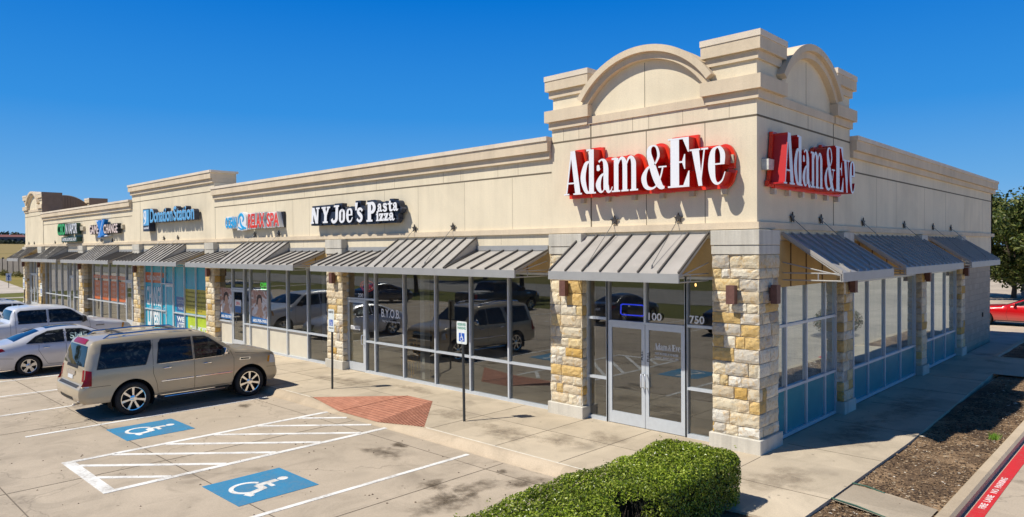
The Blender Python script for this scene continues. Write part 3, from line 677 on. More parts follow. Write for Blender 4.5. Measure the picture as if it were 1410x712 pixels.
cm = MB()
rd = random.Random(4)
for k in range(15):
    z0 = -.2 + k * .2133; y = 16.35 - (.2 if k % 2 else 0); 
    while y < 21.9:
        y1 = min(y + .405, 21.9); b = rd.uniform(.92, 1.05); cm.cc = (.44 * b, .375 * b, .29 * b)
        if y1 > 16.36: cm.cbox(-.3, -.06 + rd.uniform(-.002, .002), max(y, 16.36) + .004, y1 - .004, z0 + .004, z0 + .2093, .006)
        y = y1
cm.cc = (.30, .26, .20); cm.box(-.3, -.068, 16.36, 21.88, -.2, 2.99)
cm.build('block_wall', CMU, bld)
bx = MB(); bx.cbox(-.061, -.02, 20.3, 20.42, 1.0, 1.18, .01); bx.build('outlet_box', BRZ, bld)

# cornices: coping, upper band, lower band
def cornice(mb, mc, fr, u0, u1, top, e0=0, e1=0, dep=.28):
    P = lambda a, b, z0, z1, d, m: m.prism([(a, z0), (b, z0), (b, z1), (a, z1)], fr, -dep, d)
    P(u0 - .15 * e0, u1 + .15 * e1, top - .10, top, .185, mc)
    P(u0 - .12 * e0, u1 + .12 * e1, top - .34, top - .102, .155, mb)
    P(u0 - .06 * e0, u1 + .06 * e1, top - .51, top - .342, .078, mb)
cb, cc = MB(), MB()
cornice(cb, cc, FRONT, -23.4, -5.02, 6.44); cornice(cb, cc, FRONT, -50.28, -33.1, 6.44)
cornice(cb, cc, FRONT, -33.1, -23.4, 7.16, 1, 0, .95); cornice(cb, cc, SIDE, 5.02, 22.1, 6.44, 0, 1)
# returns of the raised middle section
cc.box(-23.398, -23.34, -.16, 1.02, 7.062, 7.158)
rear = frame((0, 22.0, 0), (-1, 0, 0), (0, 0, 1), (0, 1, 0)); cornice(cb, cc, rear, .1, 55.2, 6.44)
left = frame((XL, 0, 0), (0, -1, 0), (0, 0, 1), (-1, 0, 0)); cornice(cb, cc, left, -22.0, -5.0, 6.44)
cb.build('cornice', TAN, bld); cc.build('coping', TANL, bld)

bb = MB()
bb.box(XL - .045, .06, -.06, -.001, 4.17, 4.30); bb.box(.0012, .061, -.055, 22.05, 4.171, 4.299)
bb.build('belt_band', TAN, bld)

# joints in the stucco
jt = MB()
def vj(fr, u, z0, z1, w=.011): jt.prism([(u - w, z0), (u + w, z0), (u + w, z1), (u - w, z1)], fr, 0.0, .0025, back=False)
def hj(fr, u0, u1, z, w=.019): jt.prism([(u0, z - w), (u1, z - w), (u1, z + w), (u0, z + w)], fr, 0.0, .0027, back=False)
hj(FRONT, -50.2, -33.1, 5.61); hj(FRONT, -33.1, -23.4, 6.29); hj(FRONT, -23.38, -5.02, 5.61); hj(FRONT, -5.0, .0, 6.29); hj(SIDE, 0, 5.0, 6.29); hj(SIDE, 5.0, 22, 5.61); hj(FRONT, XL, -50.3, 6.29)
vj(FRONT, -23.33, 4.3, 5.61); vj(FRONT, -31.95, 4.3, 7.1); vj(FRONT, -50.2, 4.3, 5.61)
vj(FRONT, -3.86, 4.3, 6.6, .016); vj(FRONT, -2.41, 4.3, 6.28, .007); vj(FRONT, -1.06, 4.3, 6.28, .006); vj(SIDE, 3.93, 4.3, 6.6, .018); vj(SIDE, 2.45, 6.3, 6.6, .006)
hj_end = jt.build('reveal_joint', GROOVE, bld); jt = MB()
for x in (-18.2, -17.0, -15.9, -11.6, -10.0, -8.05, -6.3, -20.5): vj(FRONT, x, 4.31, 5.59, .004)
for x in (-22.5, -21.6, -19.2, -16.2, -15.5, -12.0, -11.1, -8.9, -8.2, -6.8, -6.1): vj(FRONT, x, 5.63, 5.92, .004)
for x in (-4.65, -4.2, -2.75, -2.35, -1.55, -.55): vj(FRONT, x, 6.31, 6.59, .005)
for x in (-6.7, -9.2, -16.3, -20): vj(FRONT, x, 3.92, 4.16, .004)
for y in (7.0, 8.7, 11.6, 14.2, 17.0, 20.0): vj(SIDE, y, 4.31, 5.6, .004)
vj(FRONT, -54.6, 4.3, 6.6, .012)
jt.build('control_joint', HAIRJ, bld)

# corner towers
def tower(sx, xo):
    """sx = +1: corner at x = xo looking along -X; mirrored with sx = -1"""
    b, t, c, rb, ra = MB(), MB(), MB(), MB(), MB()
    root = empty('corner_tower', bld)
    X = lambda a: xo - sx * a                     # a = metres in from the corner
    def bx(m, a0, a1, y0, y1, z0, z1): m.box(min(X(a0), X(a1)), max(X(a0), X(a1)), y0, y1, z0, z1)
    bx(b, 0, 5.0, 0, .3, 3.24, 6.6); bx(b, 0, .3, .3, 5.0, 3.24, 6.6)
    for (a0, a1, y0, y1) in ((0, .97, 0, .97), (3.98, 5.0, 0, .97), (0, .97, 3.98, 5.0)):
        A0, A1, Y0, Y1 = a0 + .04, a1 - .04, y0 + .04, y1 - .04
        if a0 == 0: A0 = -.002
        if y0 == 0: Y0 = -.002
        bx(b, A0, A1, Y0, Y1, 6.6, 7.73)
        def ring(m, d, z0, z1): bx(m, a0 - d, a1 + d, y0 - d, y1 + d, z0, z1)
        ring(t, .055, 6.60, 6.765); ring(t, .13, 6.767, 7.03)
        ring(t, .05, 7.33, 7.49); ring(t, .118, 7.492, 7.72); c = MB(); ring(c, .132, 7.722, 7.84); c.build('tower_coping', TANL, root)
    # arched panels
    for ax in (0, 1):
        if ax == 0:
            fr = frame((xo - sx * 2.475, 0, 0), (1, 0, 0), (0, 0, 1), (0, -1, 0)); bk = (-.33, -.355)
        else:
            fr = frame((xo, 2.475, 0), (0, sx, 0), (0, 0, 1), (sx, 0, 0)); bk = (-.33, -.355)
        Rr, cz, hw = 2.0, 6.03, 1.502
        top = [(-hw + 2 * hw * i / 28) for i in range(29)]
        arch = lambda r: [(u, cz + math.sqrt(max(r * r - u * u, 0))) for u in top]
        pan = [(-hw, 6.6), (hw, 6.6)] + arch(Rr - .04)[::-1]
        b.prism(pan, fr, -.33, -.05)
        ra.prism(pan, fr, bk[1], bk[0])
        for i in range(17): u = -hw + .09 + i * .176; rb.prism([(u - .02, 6.0), (u + .02, 6.0), (u + .02, cz + math.sqrt(Rr * Rr - u * u) - .08), (u - .02, cz + math.sqrt(Rr * Rr - u * u) - .08)], fr, -.385, -.356)
        def band(m, r0, r1, d0, d1, ext):
            t0 = math.asin(min(.999, (hw + ext) / r1)); n = 36
            th = [PI / 2 + t0 - 2 * t0 * i / n for i in range(n + 1)]
            o = [(r1 * math.cos(q), cz + r1 * math.sin(q)) for q in th]; ii = [(r0 * math.cos(q), cz + r0 * math.sin(q)) for q in th]
            for k in range(n):
                m.prism([o[k], o[k + 1], ii[k + 1], ii[k]], fr, d0, d1)
        band(t, Rr - .27, Rr - .135, -.05, .085, .10); band(t, Rr - .137, Rr + .0, -.34, .175, .14)
        t.prism([(-hw, 6.60), (hw, 6.60), (hw, 6.765), (-hw, 6.765)], fr, -.05, .03)
        jj = MB()
        jt_ = [(-.006, 6.77), (.006, 6.77), (.006, 7.72), (-.006, 7.72)]
        t2.prism(jt_, fr, -.05, -.0475, back=False)
    # brown ribbed backs of the parapets
    for (a0, a1, y0, y1) in ((.3, .99, .99, 1.0),):
        pass
    bx(ra, .98, 1.0, 4.02, 4.96, 5.4, 7.70); bx(ra, 4.02, 4.98, .98, 1.0, 5.4, 7.70)
    bx(ra, .05, .96, 5.005, 5.02, 5.4, 7.7)
    if sx < 0:
        bx(ra, 5.135, 5.155, -.10, 1.10, 6.45, 7.845); bx(ra, 1.088, 1.11, 3.85, 5.12, 5.4, 7.845)
    bx(ra, .305, .33, .98, 4.0, 5.4, 6.6); bx(ra, .98, 4.0, .305, .33, 5.4, 6.6)
    b.build('tower_wall', STUC, root); t.build('tower_moulding', TAN, root)
    ra.build('parapet_back', RIB, root); rb.build('parapet_rib', RIB, root)
t2 = MB()
tower(1, 0.0); tower(-1, XL)
t2.build('panel_joint', GROOVE, bld)

# stone piers: courses of rough limestone on a cast base with a two course cap
PAL = [(.74, .645, .47), (.77, .70, .55), (.68, .57, .40), (.70, .55, .30), (.66, .46, .19), (.58, .53, .44), (.48, .43, .36), (.77, .67, .48), (.64, .41, .13), (.75, .71, .61)]
WT = [20, 14, 12, 14, 11, 8, 5, 12, 7, 8]
def block(mb, fr, u0, u1, v0, v1, back, rd):
    """one split faced stone: the outer face is a broken, uneven surface, its arrises knocked back"""
    nu = max(3, int((u1 - u0) / .075)); nv = 4; ph = rd.uniform(0, 50); tilt = rd.uniform(-.012, .012); vs = []
    pro = rd.uniform(-.006, .012)
    for j in range(nv + 1):
        for i in range(nu + 1):
            a, b = i / nu, j / nv
            e = min(a * (u1 - u0), (1 - a) * (u1 - u0), b * (v1 - v0), (1 - b) * (v1 - v0))
            d = pro + tilt * (a - .5) + rd.uniform(-.0055, .0055) - (rd.uniform(.012, .026) if e < .001 else 0)
            ju = rd.uniform(-.004, .004) if 0 < i < nu else rd.uniform(0, .006) * (1 if i == 0 else -1)
            jv = rd.uniform(-.004, .004) if 0 < j < nv else rd.uniform(0, .006) * (1 if j == 0 else -1)
            vs.append(fr(u0 + (u1 - u0) * a + ju, v0 + (v1 - v0) * b + jv, d))
    w = nu + 1
    mb.add(vs, [(j * w + i, j * w + i + 1, (j + 1) * w + i + 1, (j + 1) * w + i) for j in range(nv) for i in range(nu)])
    edge = [i for i in range(w)] + [j * w + nu for j in range(1, nv + 1)] + [nv * w + i for i in range(nu - 1, -1, -1)] + [j * w for j in range(nv - 1, 0, -1)]
    bk = []
    for k in edge:
        i, j = k % w, k // w; bk.append(fr(u0 + (u1 - u0) * i / nu, v0 + (v1 - v0) * j / nv, -back))
    n = len(edge); V = [vs[k] for k in edge] + bk
    mb.add(V, [(i, n + i, n + (i + 1) % n, (i + 1) % n) for i in range(n)])
def pier(x0, x1, y0, y1, seed, front=True):
    rd = random.Random(seed); st, ba, ca, co = MB(), MB(), MB(), MB()
    ba.cbox(x0 - .045, x1 + .045, y0 - .045, y1 + .045, -.02, .27, .012)
    if front: ca.cbox(x0 - .012, x1 + .012, y0 - .022, y1, 3.865, 4.15, .008); ca.cbox(x0 - .005, x1 + .005, y0 - .008, y1, 3.69, 3.858, .008)
    else: ca.cbox(x0, x1 + .012, y0 - .01, y1 + .01, 3.865, 4.15, .008); ca.cbox(x0, x1 + .005, y0 - .005, y1 + .005, 3.69, 3.858, .008)
    co.box(x0 + .03, x1 - .03, y0 + .03, y1 - .03, .2, 3.9)
    n = 15; hs = [rd.uniform(.80, 1.2) for _ in range(n)]; k = (3.685 - .27) / sum(hs); hs = [h * k for h in hs]
    faces = [(frame((0, y0, 0), (1, 0, 0), (0, 0, 1), (0, -1, 0)), x0, x1, 0), (frame((x1, 0, 0), (0, 1, 0), (0, 0, 1), (1, 0, 0)), y0, y1, 1), (frame((x0, 0, 0), (0, -1, 0), (0, 0, 1), (-1, 0, 0)), -y1, -y0, 2)]
    z = .27
    for h in hs:
        z0, z1 = z + .005, z + h - .005; z += h
        for fr, a0, a1, side in faces:
            # the face stones run past the return stones at every corner
            if side == 1: a0 += .012
            if side == 2: a1 -= .012
            a = a0
            while a < a1 - .01:
                L = rd.choice((.18, .26, .34, .42, .52, .60)) * rd.uniform(.9, 1.1)
                if a1 - a - L < .17: L = a1 - a if a1 - a < .64 else (a1 - a) * rd.uniform(.4, .6)
                c = rd.choices(PAL, WT)[0]; b = rd.uniform(.86, 1.1); st.cc = tuple(min(.85, q * b) for q in c)
                if a1 - a0 < .4 and side: L = a1 - a
                block(st, fr, a + .004, a + L - .004, z0, z1, .035, rd); a += L
    root = empty('pier', bld)
    st.build('stone_facing', STONE, root); ba.build('pier_base', CAPST, root); ca.build('pier_cap', CAPST, root); co.build('mortar', MORT, root)
pier(-.82, .13, -.2, .70, 21)
PX = [(-4.93, -3.99), (-14.55, -13.62), (-23.92, -23.05), (-32.5, -31.55), (-41.68, -40.75), (-50.9, -49.9), (-55.05, -54.1)]
for i, (a, b) in enumerate(PX): pier(a, b, -.2, .12, 30 + i)
for i, (a, b) in enumerate([(4.15, 4.81), (10.70, 11.33), (15.78, 16.34)]): pier(-.06, .15, a, b, 50 + i, False)

# ------------------------------------------------------------------ shop fronts
NUM = M('vinyl_white', (.78, .78, .76), .6)
TEAL = M('teal_film', (.008, .37, .54), .25, var=.08)
CRM = M('cream_panel', (.66, .61, .49), .55, var=.05)
def front(name, fr, xs, z_top, bars, panes, doors, depth=.02, gl=GL_F, wide=.026, lift=()):
    """xs mullions; bars [(x0, x1, z)]; panes [(x0, x1, z0, z1, mat)]; doors [(x0, x1, h, hinge)]"""
    root = empty(name, bld); f = MB(); gk = MB()
    B = lambda m, a, b, c, d, d0, d1: m.prism([(a, c), (b, c), (b, d), (a, d)], fr, d0, d1)
    for x in xs: B(f, x - wide, x + wide, 2.25 if x in lift else .0, z_top, -.10, depth)
    B(f, xs[0] - wide, xs[-1] + wide, z_top - .05, z_top, -.099, depth - .001)
    segs = []
    for a, b in zip(xs, xs[1:]):
        if not any(a >= d[0] - .03 and b <= d[1] + .03 for d in doors): segs.append((a, b))
    for a, b in segs: B(f, a + wide, b - wide, .0, .075, -.098, depth - .002)
    for a, b, z in bars: B(f, a + wide, b - wide, z - .028, z + .028, -.097, depth - .003)
    f.build('window_frame', ALU, root)
    mats = {}
    for a, b, c, d, m in panes:
        mats.setdefault(m, []).append((a, b, c, d))
    for m, ps in mats.items():
        for a, b, c, d in ps:
            g = MB(); g.add([fr(a, c, -.045), fr(b, c, -.045), fr(b, d, -.045), fr(a, d, -.045)], [(0, 1, 2, 3)])
            g.build('pane' if m in (GL_F, GL_S) else ('cream_panel' if m is CRM else 'window_film'), m, root)
    for x0, x1, h, hinge, dm in doors:
        d = MB(); e = .006
        a, b = x0 + e, x1 - e; s = .085
        B(d, a, a + s, .012, h, -.03, depth - .012); B(d, b - s, b, .012, h, -.03, depth - .012)
        B(d, a + s, b - s, .012, .27, -.029, depth - .013); B(d, a + s, b - s, h - .09, h, -.029, depth - .013)
        do = d.build('door', ALU, bld)
        q = MB(); q.add([fr(a + s, .26, -.01), fr(b - s, .26, -.01), fr(b - s, h - .08, -.01), fr(a + s, h - .08, -.01)], [(0, 1, 2, 3)])
        q.build('door_glass', dm, do)
        hx = b - s * .5 if hinge == 'L' else a + s * .5
        hd = MB(); hd.tube([fr(hx, .88, depth), fr(hx, .88, depth + .07), fr(hx + (-.1 if hinge == 'L' else .1) * .0, .90, depth + .085), fr(hx, 1.14, depth + .085), fr(hx, 1.16, depth + .07), fr(hx, 1.16, depth)], .013, 7)
        hd.build('handle', M('handle_steel', (.75, .76, .78), .3, .6), do, smooth=True)
        gkx = MB(); B(gkx, x0 + wide, x1 - wide, .0, .011, -.1, depth - .02); gkx.build('threshold', ALUD, do)
    return root
def grid(xs, zs, m, skip=()):
    o = []
    for i, (a, b) in enumerate(zip(xs, xs[1:])):
        for c, d in zip(zs, zs[1:]): o.append((a, b, c, d, m))
    return o
def lettering(parent, items, mat=None):
    mb = MB()
    for (b, fr, u0, u1, v0, v1, d, bold) in items: text(mb, b, fr, u0, u1, v0, v1, d, d, bold=bold)
    return mb.build('lettering', mat or NUM, parent)
ZT = 3.24
# corner shop
x1 = [-3.98, -3.43, -2.455, -1.48, -.84]
front('shop_window', FRONT, [x1[0], x1[1]], ZT, [(x1[0], x1[1], 2.27), (x1[0], x1[1], .95)], [(x1[0], x1[1], 0, ZT, GL_F)], [])
front('shop_window', FRONT, [x1[3], x1[4]], ZT, [(x1[3], x1[4], 2.25), (x1[3], x1[4], .99)], [(x1[3], x1[4], 0, ZT, GL_F)], [])
r_ = front('shop_window', FRONT, [x1[1] + .012, x1[2], x1[3] - .012], ZT, [(x1[1], x1[3], 2.222)], [(x1[1], x1[3], 2.22, ZT, GL_F)], [(x1[1] + .03, x1[2], 2.19, 'L', GL_F), (x1[2], x1[3] - .03, 2.19, 'R', GL_F)], lift=(x1[2],))
lettering(r_, [('100', FRONT, -2.37, -2.06, 2.31, 2.46, .0, .02)])
lettering(r_, [('750', FRONT, -1.41, -1.09, 2.31, 2.46, .0, .02)])
ld = MB(); u = -2.235
for ch, w, gap in (('A', .115, -.01), ('d', .10, 0), ('a', .105, 0), ('m', .145, .03), ('&', .13, .03), ('E', .115, 0), ('v', .085, 0), ('e', .09, 0)):
    w *= .70; glyph(ld, ch, FRONT, u, u + w, 1.70, .135, -.005, -.003, 0, 0); u += w * .96 + gap * .4
ld.build('lettering', NUM, r_); ld = MB()
text(ld, 'MUST BE OVER 18 TO ENTER', FRONT, -2.22, -1.67, 1.60, 1.645, -.003, -.003, bold=.02)
ld.build('lettering', NUM, r_); ld = MB()
text(ld, 'MONDAY - SUNDAY 10AM - 10PM', FRONT, -2.22, -1.67, 1.525, 1.56, -.003, -.003, bold=.02)
ld.build('lettering', NUM, r_)
pp = MB(); text(pp, 'PULL', frame((-2.535, 0, 1.45), (0, 0, 1), (-1, 0, 0), (0, -1, 0)), 0, .2, -.03, .02, .0105, .0105, bold=.02); pp.build('door_sticker', BLK, r_)
pp = MB(); text(pp, 'PULL', frame((-2.385, 0, 1.43), (0, 0, 1), (-1, 0, 0), (0, -1, 0)), 0, .2, -.03, .02, .0105, .0105, bold=.02)
pp.build('door_sticker', BLK, r_)

# pizza shop
x2 = [-13.65, -12.64, -12.13, -10.72, -9.29, -7.87, -6.46, -4.98]
r2 = front('shop_window', FRONT, x2, ZT, [(a, b, .975) for a, b in zip(x2[1:], x2[2:])] + [(x2[0], x2[2], 2.28)],
           grid(x2[1:], [0, ZT], GL_F) + [(x2[0], x2[1], 2.28, ZT, GL_F)], [(x2[0] + .03, x2[1] - .03, 2.24, 'L', GL_F)])
sd_ = MB(); sd_.prism([(x2[0] + .13, .27), (x2[1] - .13, .27), (x2[1] - .13, 2.15), (x2[0] + .13, 2.15)], FRONT, -.06, -.055); sd_.build('roller_shade', M('shade_cream', (.46, .42, .29), .8), r2)
BOLDW = M('vinyl_bright', (.9, .9, .88), .6)
for bi in (('B.Y.O.B.', FRONT, -11.85, -10.93, 1.78, 2.03, -.035, .012), ('Bring Your Own Beverage Here', FRONT, -11.80, -10.95, 1.62, 1.70, -.035, .0), ('200', FRONT, -13.08, -12.8, 2.33, 2.45, -.03, .02), ('menu', FRONT, -13.45, -12.95, 1.30, 1.42, -.005, .03)): lettering(r2, [bi], BOLDW)
# spa
x3 = [-23.10, -21.84, -20.81, -20.33, -18.91, -17.48, -16.07, -14.58]
r3 = front('shop_window', FRONT, x3, ZT, [(x3[0], x3[1], .955)] + [(a, b, .955) for a, b in zip(x3[2:], x3[3:])] + [(x3[1], x3[2], 2.31)],
           [(x3[0], x3[1], .96, ZT, GL_F), (x3[1], x3[2], 2.3, ZT, GL_F)] + grid(x3[2:], [.96, ZT], GL_F) + [(x3[-2], x3[-1], 0, .96, GL_F), (x3[0], x3[1], 0, .96, CRM)] + grid(x3[2:-1], [0, .96], CRM),
           [(x3[1] + .03, x3[2] - .03, 2.27, 'R', GL_F)])
# donation centre, every pane behind printed film
x4 = [-31.5, -30.52, -29.3, -27.85, -26.61, -25.38, -24.02]
ORF, YEF, LIF, NAV = M('orange_film', (.58, .11, .015), .3), M('yellow_film', (.46, .40, .03), .3), M('lime_film', (.45, .62, .03), .3), M('navy_film', (.015, .10, .32), .3)
r4 = front('shop_window', FRONT, x4[:3] + [-28.83] + x4[3:], ZT, [(x4[0], x4[1], .99), (x4[1], x4[2], .99), (x4[2], -28.83, .99), (x4[2], x4[3], 2.28)] + [(a, b, .99) for a, b in zip(x4[3:], x4[4:])],
           grid(x4[:3] + [-28.83], [0, ZT], TEAL) + [(-28.83, x4[3], 2.28, ZT, TEAL)] + grid(x4[3:], [0, ZT], TEAL), [(-28.83 + .03, x4[3] - .03, 2.24, 'R', TEAL)], lift=(-28.83,))
def film_panel(parent, x0, x1, z0, z1, mat, d=-.042):
    mb = MB(); mb.add([FRONT(x0, z0, d), FRONT(x1, z0, d), FRONT(x1, z1, d), FRONT(x0, z1, d)], [(0, 1, 2, 3)]); return mb.build('window_film', mat, parent)
for a, b in ((x4[0], x4[1]), (x4[1], x4[2])): film_panel(r4, a + .03, b - .03, 2.28, 2.78, ORF)
film_panel(r4, x4[2] + .02, x4[2] + .2, 2.55, 2.78, ORF)
for a, b in ((x4[4], x4[5]), (x4[5], x4[6])): film_panel(r4, a + .03, b - .03, 1.04, 2.12, YEF)
film_panel(r4, x4[4] + .25, x4[5] - .03, .08, .95, LIF); film_panel(r4, x4[5] + .03, x4[6] - .03, .08, .95, LIF)
film_panel(r4, x4[3] + .22, x4[4] - .05, 1.06, 1.72, NAV); film_panel(r4, x4[3] + .15, x4[4] - .05, .12, .92, NAV)
VP = M('vinyl_pale', (.70, .76, .78), .6)
t_ = lambda *a, **k: lettering(r4, [(a[0], FRONT, *a[1:5], -.036, k.get('bold', 0))], VP)
t_('YOUR DONATIONS', -31.3, -29.35, 2.40, 2.62, bold=.02); t_('CHANGE', -31.35, -29.38, 1.20, 2.06, bold=.03); t_('LIVES!', -31.2, -29.7, .22, .86, bold=.05)
t_('your gifts', -31.0, -29.6, 1.04, 1.12)
t_('DONATION', -27.5, -26.75, 1.52, 1.60, bold=.02); t_('CENTER', -27.5, -26.8, 1.42, 1.49, bold=.02); t_('HOURS', -27.4, -26.9, 1.15, 1.35)
t_('WE', -27.55, -26.75, .62, .82, bold=.06); t_('ACCEPT', -27.55, -26.72, .24, .56, bold=.03); t_('THANK YOU!', -26.1, -24.1, .28, .5, bold=.05)
t_('7  A', -28.42, -28.25, 1.0, 1.9)
VO = M('vinyl_olive', (.16, .14, .03), .6)
for i in range(5):
    yl = MB()
    z = 1.92 - .19 * i
    text(yl, ['Clothing and shoes', 'Furniture and toys', 'Books and household', 'Computers and phones', 'Electronics'][i], FRONT, -26.5, -24.25 - (.6 if i == 4 else .1 * (i % 2)), z, z + .10, -.0355, -.0355, bold=.01); yl.build('lettering', VO, r4)
# game shop
x5 = [-40.8, -39.66, -38.27, -36.86, -35.52, -34.16, -33.2, -32.55]
r5 = front('shop_window', FRONT, x5, ZT, [(a, b, 1.04) for a, b in zip(x5[:5], x5[1:6])] + [(x5[5], x5[6], 2.30), (x5[6], x5[7], 1.04)], grid(x5[:6], [0, ZT], GL_F) + [(x5[5], x5[6], 2.3, ZT, GL_F), (x5[6], x5[7], 0, ZT, GL_F)], [(x5[5] + .03, x5[6] - .03, 2.26, 'R', GL_F)])
for i in range(1, 5):
    a, b = x5[i], x5[i + 1]
    film_panel(r5, a + .03, b - .03, 2.30, 2.48, ORF, -.040); film_panel(r5, a + .16, b - .10, 1.12, 2.18, ORF, -.040)
VPE = M('vinyl_peach', (.75, .52, .42), .6)
for i, (h, ws_) in enumerate([('GAMES', ['BUY', 'SELL', 'TRADE']), ('RETRO', ['WE', 'FIX', 'IT']), ('& TOYS', ['NEW', 'AND', 'USED', 'TOYS']), ('CONSOLES', ['TOP', 'CASH', 'PAID'])]):
    a, b = x5[i + 1], x5[i + 2]
    lettering(r5, [(h, FRONT, a + .2, b - .2, 2.34, 2.44, -.036, .03)], VPE)
    for j, w in enumerate(ws_): z = 1.92 - j * (.30 if len(ws_) == 3 else .22); lettering(r5, [(w, FRONT, a + .42, b - .4, z, z + .14, -.036, .03)], VPE)
# vapor shop and the far corner
x6 = [-49.9, -48.84, -47.41, -46.05, -44.69, -44.23, -43.38, -42.5, -41.7]
front('shop_window', FRONT, x6, ZT, [(a, b, 1.03) for a, b in zip(x6[:5], x6[1:6])] + [(x6[6], x6[7], 1.03), (x6[7], x6[8], 1.03), (x6[5], x6[6], 2.30)], grid(x6[:6], [0, ZT], GL_F) + grid(x6[6:], [0, ZT], GL_F) + [(x6[5], x6[6], 2.3, ZT, GL_F)], [(x6[5] + .03, x6[6] - .03, 2.26, 'R', GL_F)])
x7 = [-54.1, -53.75, -52.87, -52.0, -50.9]
front('shop_window', FRONT, x7, ZT, [(x7[0], x7[1], 2.27), (x7[0], x7[1], 1.0), (x7[1], x7[3], 2.28), (x7[3], x7[4], 1.0), (x7[3], x7[4], 2.27)], [(x7[0], x7[1], 0, ZT, GL_F), (x7[3], x7[4], 0, ZT, GL_F), (x7[1], x7[3], 2.28, ZT, GL_F)], [(x7[1] + .03, x7[2], 2.24, 'L', GL_F), (x7[2], x7[3] - .03, 2.24, 'R', GL_F)], lift=(x7[2],))
# side windows: grey-green reflecting panes above, frosted panes below
SPAN = M('frosted_spandrel', (.05, .27, .32), .25, var=.08, spec=.5)
ys = [.72, 1.34, 2.40, 3.46, 4.13]
front('side_window', SIDE, ys, 3.12, [(a, b, .98) for a, b in zip(ys, ys[1:])] + [(a, b, 2.25) for a, b in zip(ys, ys[1:])], grid(ys, [.98, 3.12], GL_S) + grid(ys, [0, .98], SPAN), [], depth=-.0)
ys = [4.80, 5.3, 6.40, 7.75, 9.18, 10.66]
front('side_window', SIDE, ys, 3.0, [(a, b, .88) for a, b in zip(ys, ys[1:])], grid(ys, [.88, 3.0], GL_S) + grid(ys, [0, .88], SPAN), [], depth=-.0)
ys = [11.38, 12.75, 14.25, 15.77]
front('side_window', SIDE, ys, 3.0, [(a, b, .88) for a, b in zip(ys, ys[1:])], grid(ys, [.88, 3.0], GL_S) + grid(ys, [0, .88], SPAN), [], depth=-.0)
# ochre sheets above the shop fronts paint the warm bounced shade under the canopies
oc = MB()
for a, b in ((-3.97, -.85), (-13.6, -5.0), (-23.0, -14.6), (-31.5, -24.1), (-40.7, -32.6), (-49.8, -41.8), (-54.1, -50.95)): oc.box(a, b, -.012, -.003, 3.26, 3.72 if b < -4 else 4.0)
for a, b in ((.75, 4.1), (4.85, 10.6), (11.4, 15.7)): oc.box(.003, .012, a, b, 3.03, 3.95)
oc.build('bounce_tone_sheet', OCH, bld)
SRIB = M('soffit_brown', (.17, .11, .05), .7)
for x in [-3.2, -2.4, -1.6] + [-13 + .9 * i for i in range(9)] + [-22.5 + 1.0 * i for i in range(8)]: ob = MB(); ob.box(x - .015, x + .015, -.03, -.0125, 3.26, 3.71); ob.build('soffit_rib', SRIB, bld)
for y in (1.5, 2.3, 3.2, 5.6, 6.6, 7.8, 9.0, 12, 13, 14): ob = MB(); ob.box(.0125, .03, y - .015, y + .015, 3.03, 3.9); ob.build('soffit_rib', SRIB, bld)
# rooms behind the glass
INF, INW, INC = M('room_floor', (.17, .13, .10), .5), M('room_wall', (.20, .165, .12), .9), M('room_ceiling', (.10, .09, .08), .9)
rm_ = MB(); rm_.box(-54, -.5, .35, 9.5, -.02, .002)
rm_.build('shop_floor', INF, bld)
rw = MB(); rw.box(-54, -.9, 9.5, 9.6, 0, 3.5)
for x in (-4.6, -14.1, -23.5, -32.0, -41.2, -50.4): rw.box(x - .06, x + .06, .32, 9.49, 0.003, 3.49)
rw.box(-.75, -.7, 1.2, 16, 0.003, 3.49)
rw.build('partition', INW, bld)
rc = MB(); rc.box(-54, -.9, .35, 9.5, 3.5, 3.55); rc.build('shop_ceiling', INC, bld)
pc = MB(); pc.box(-10.52, -10.32, .45, .65, .003, 3.49); pc.box(-17.3, -17.1, 1.3, 1.5, .003, 3.49); pc.build('shop_column', M('column_paint', (.74, .82, .80), .6), bld)
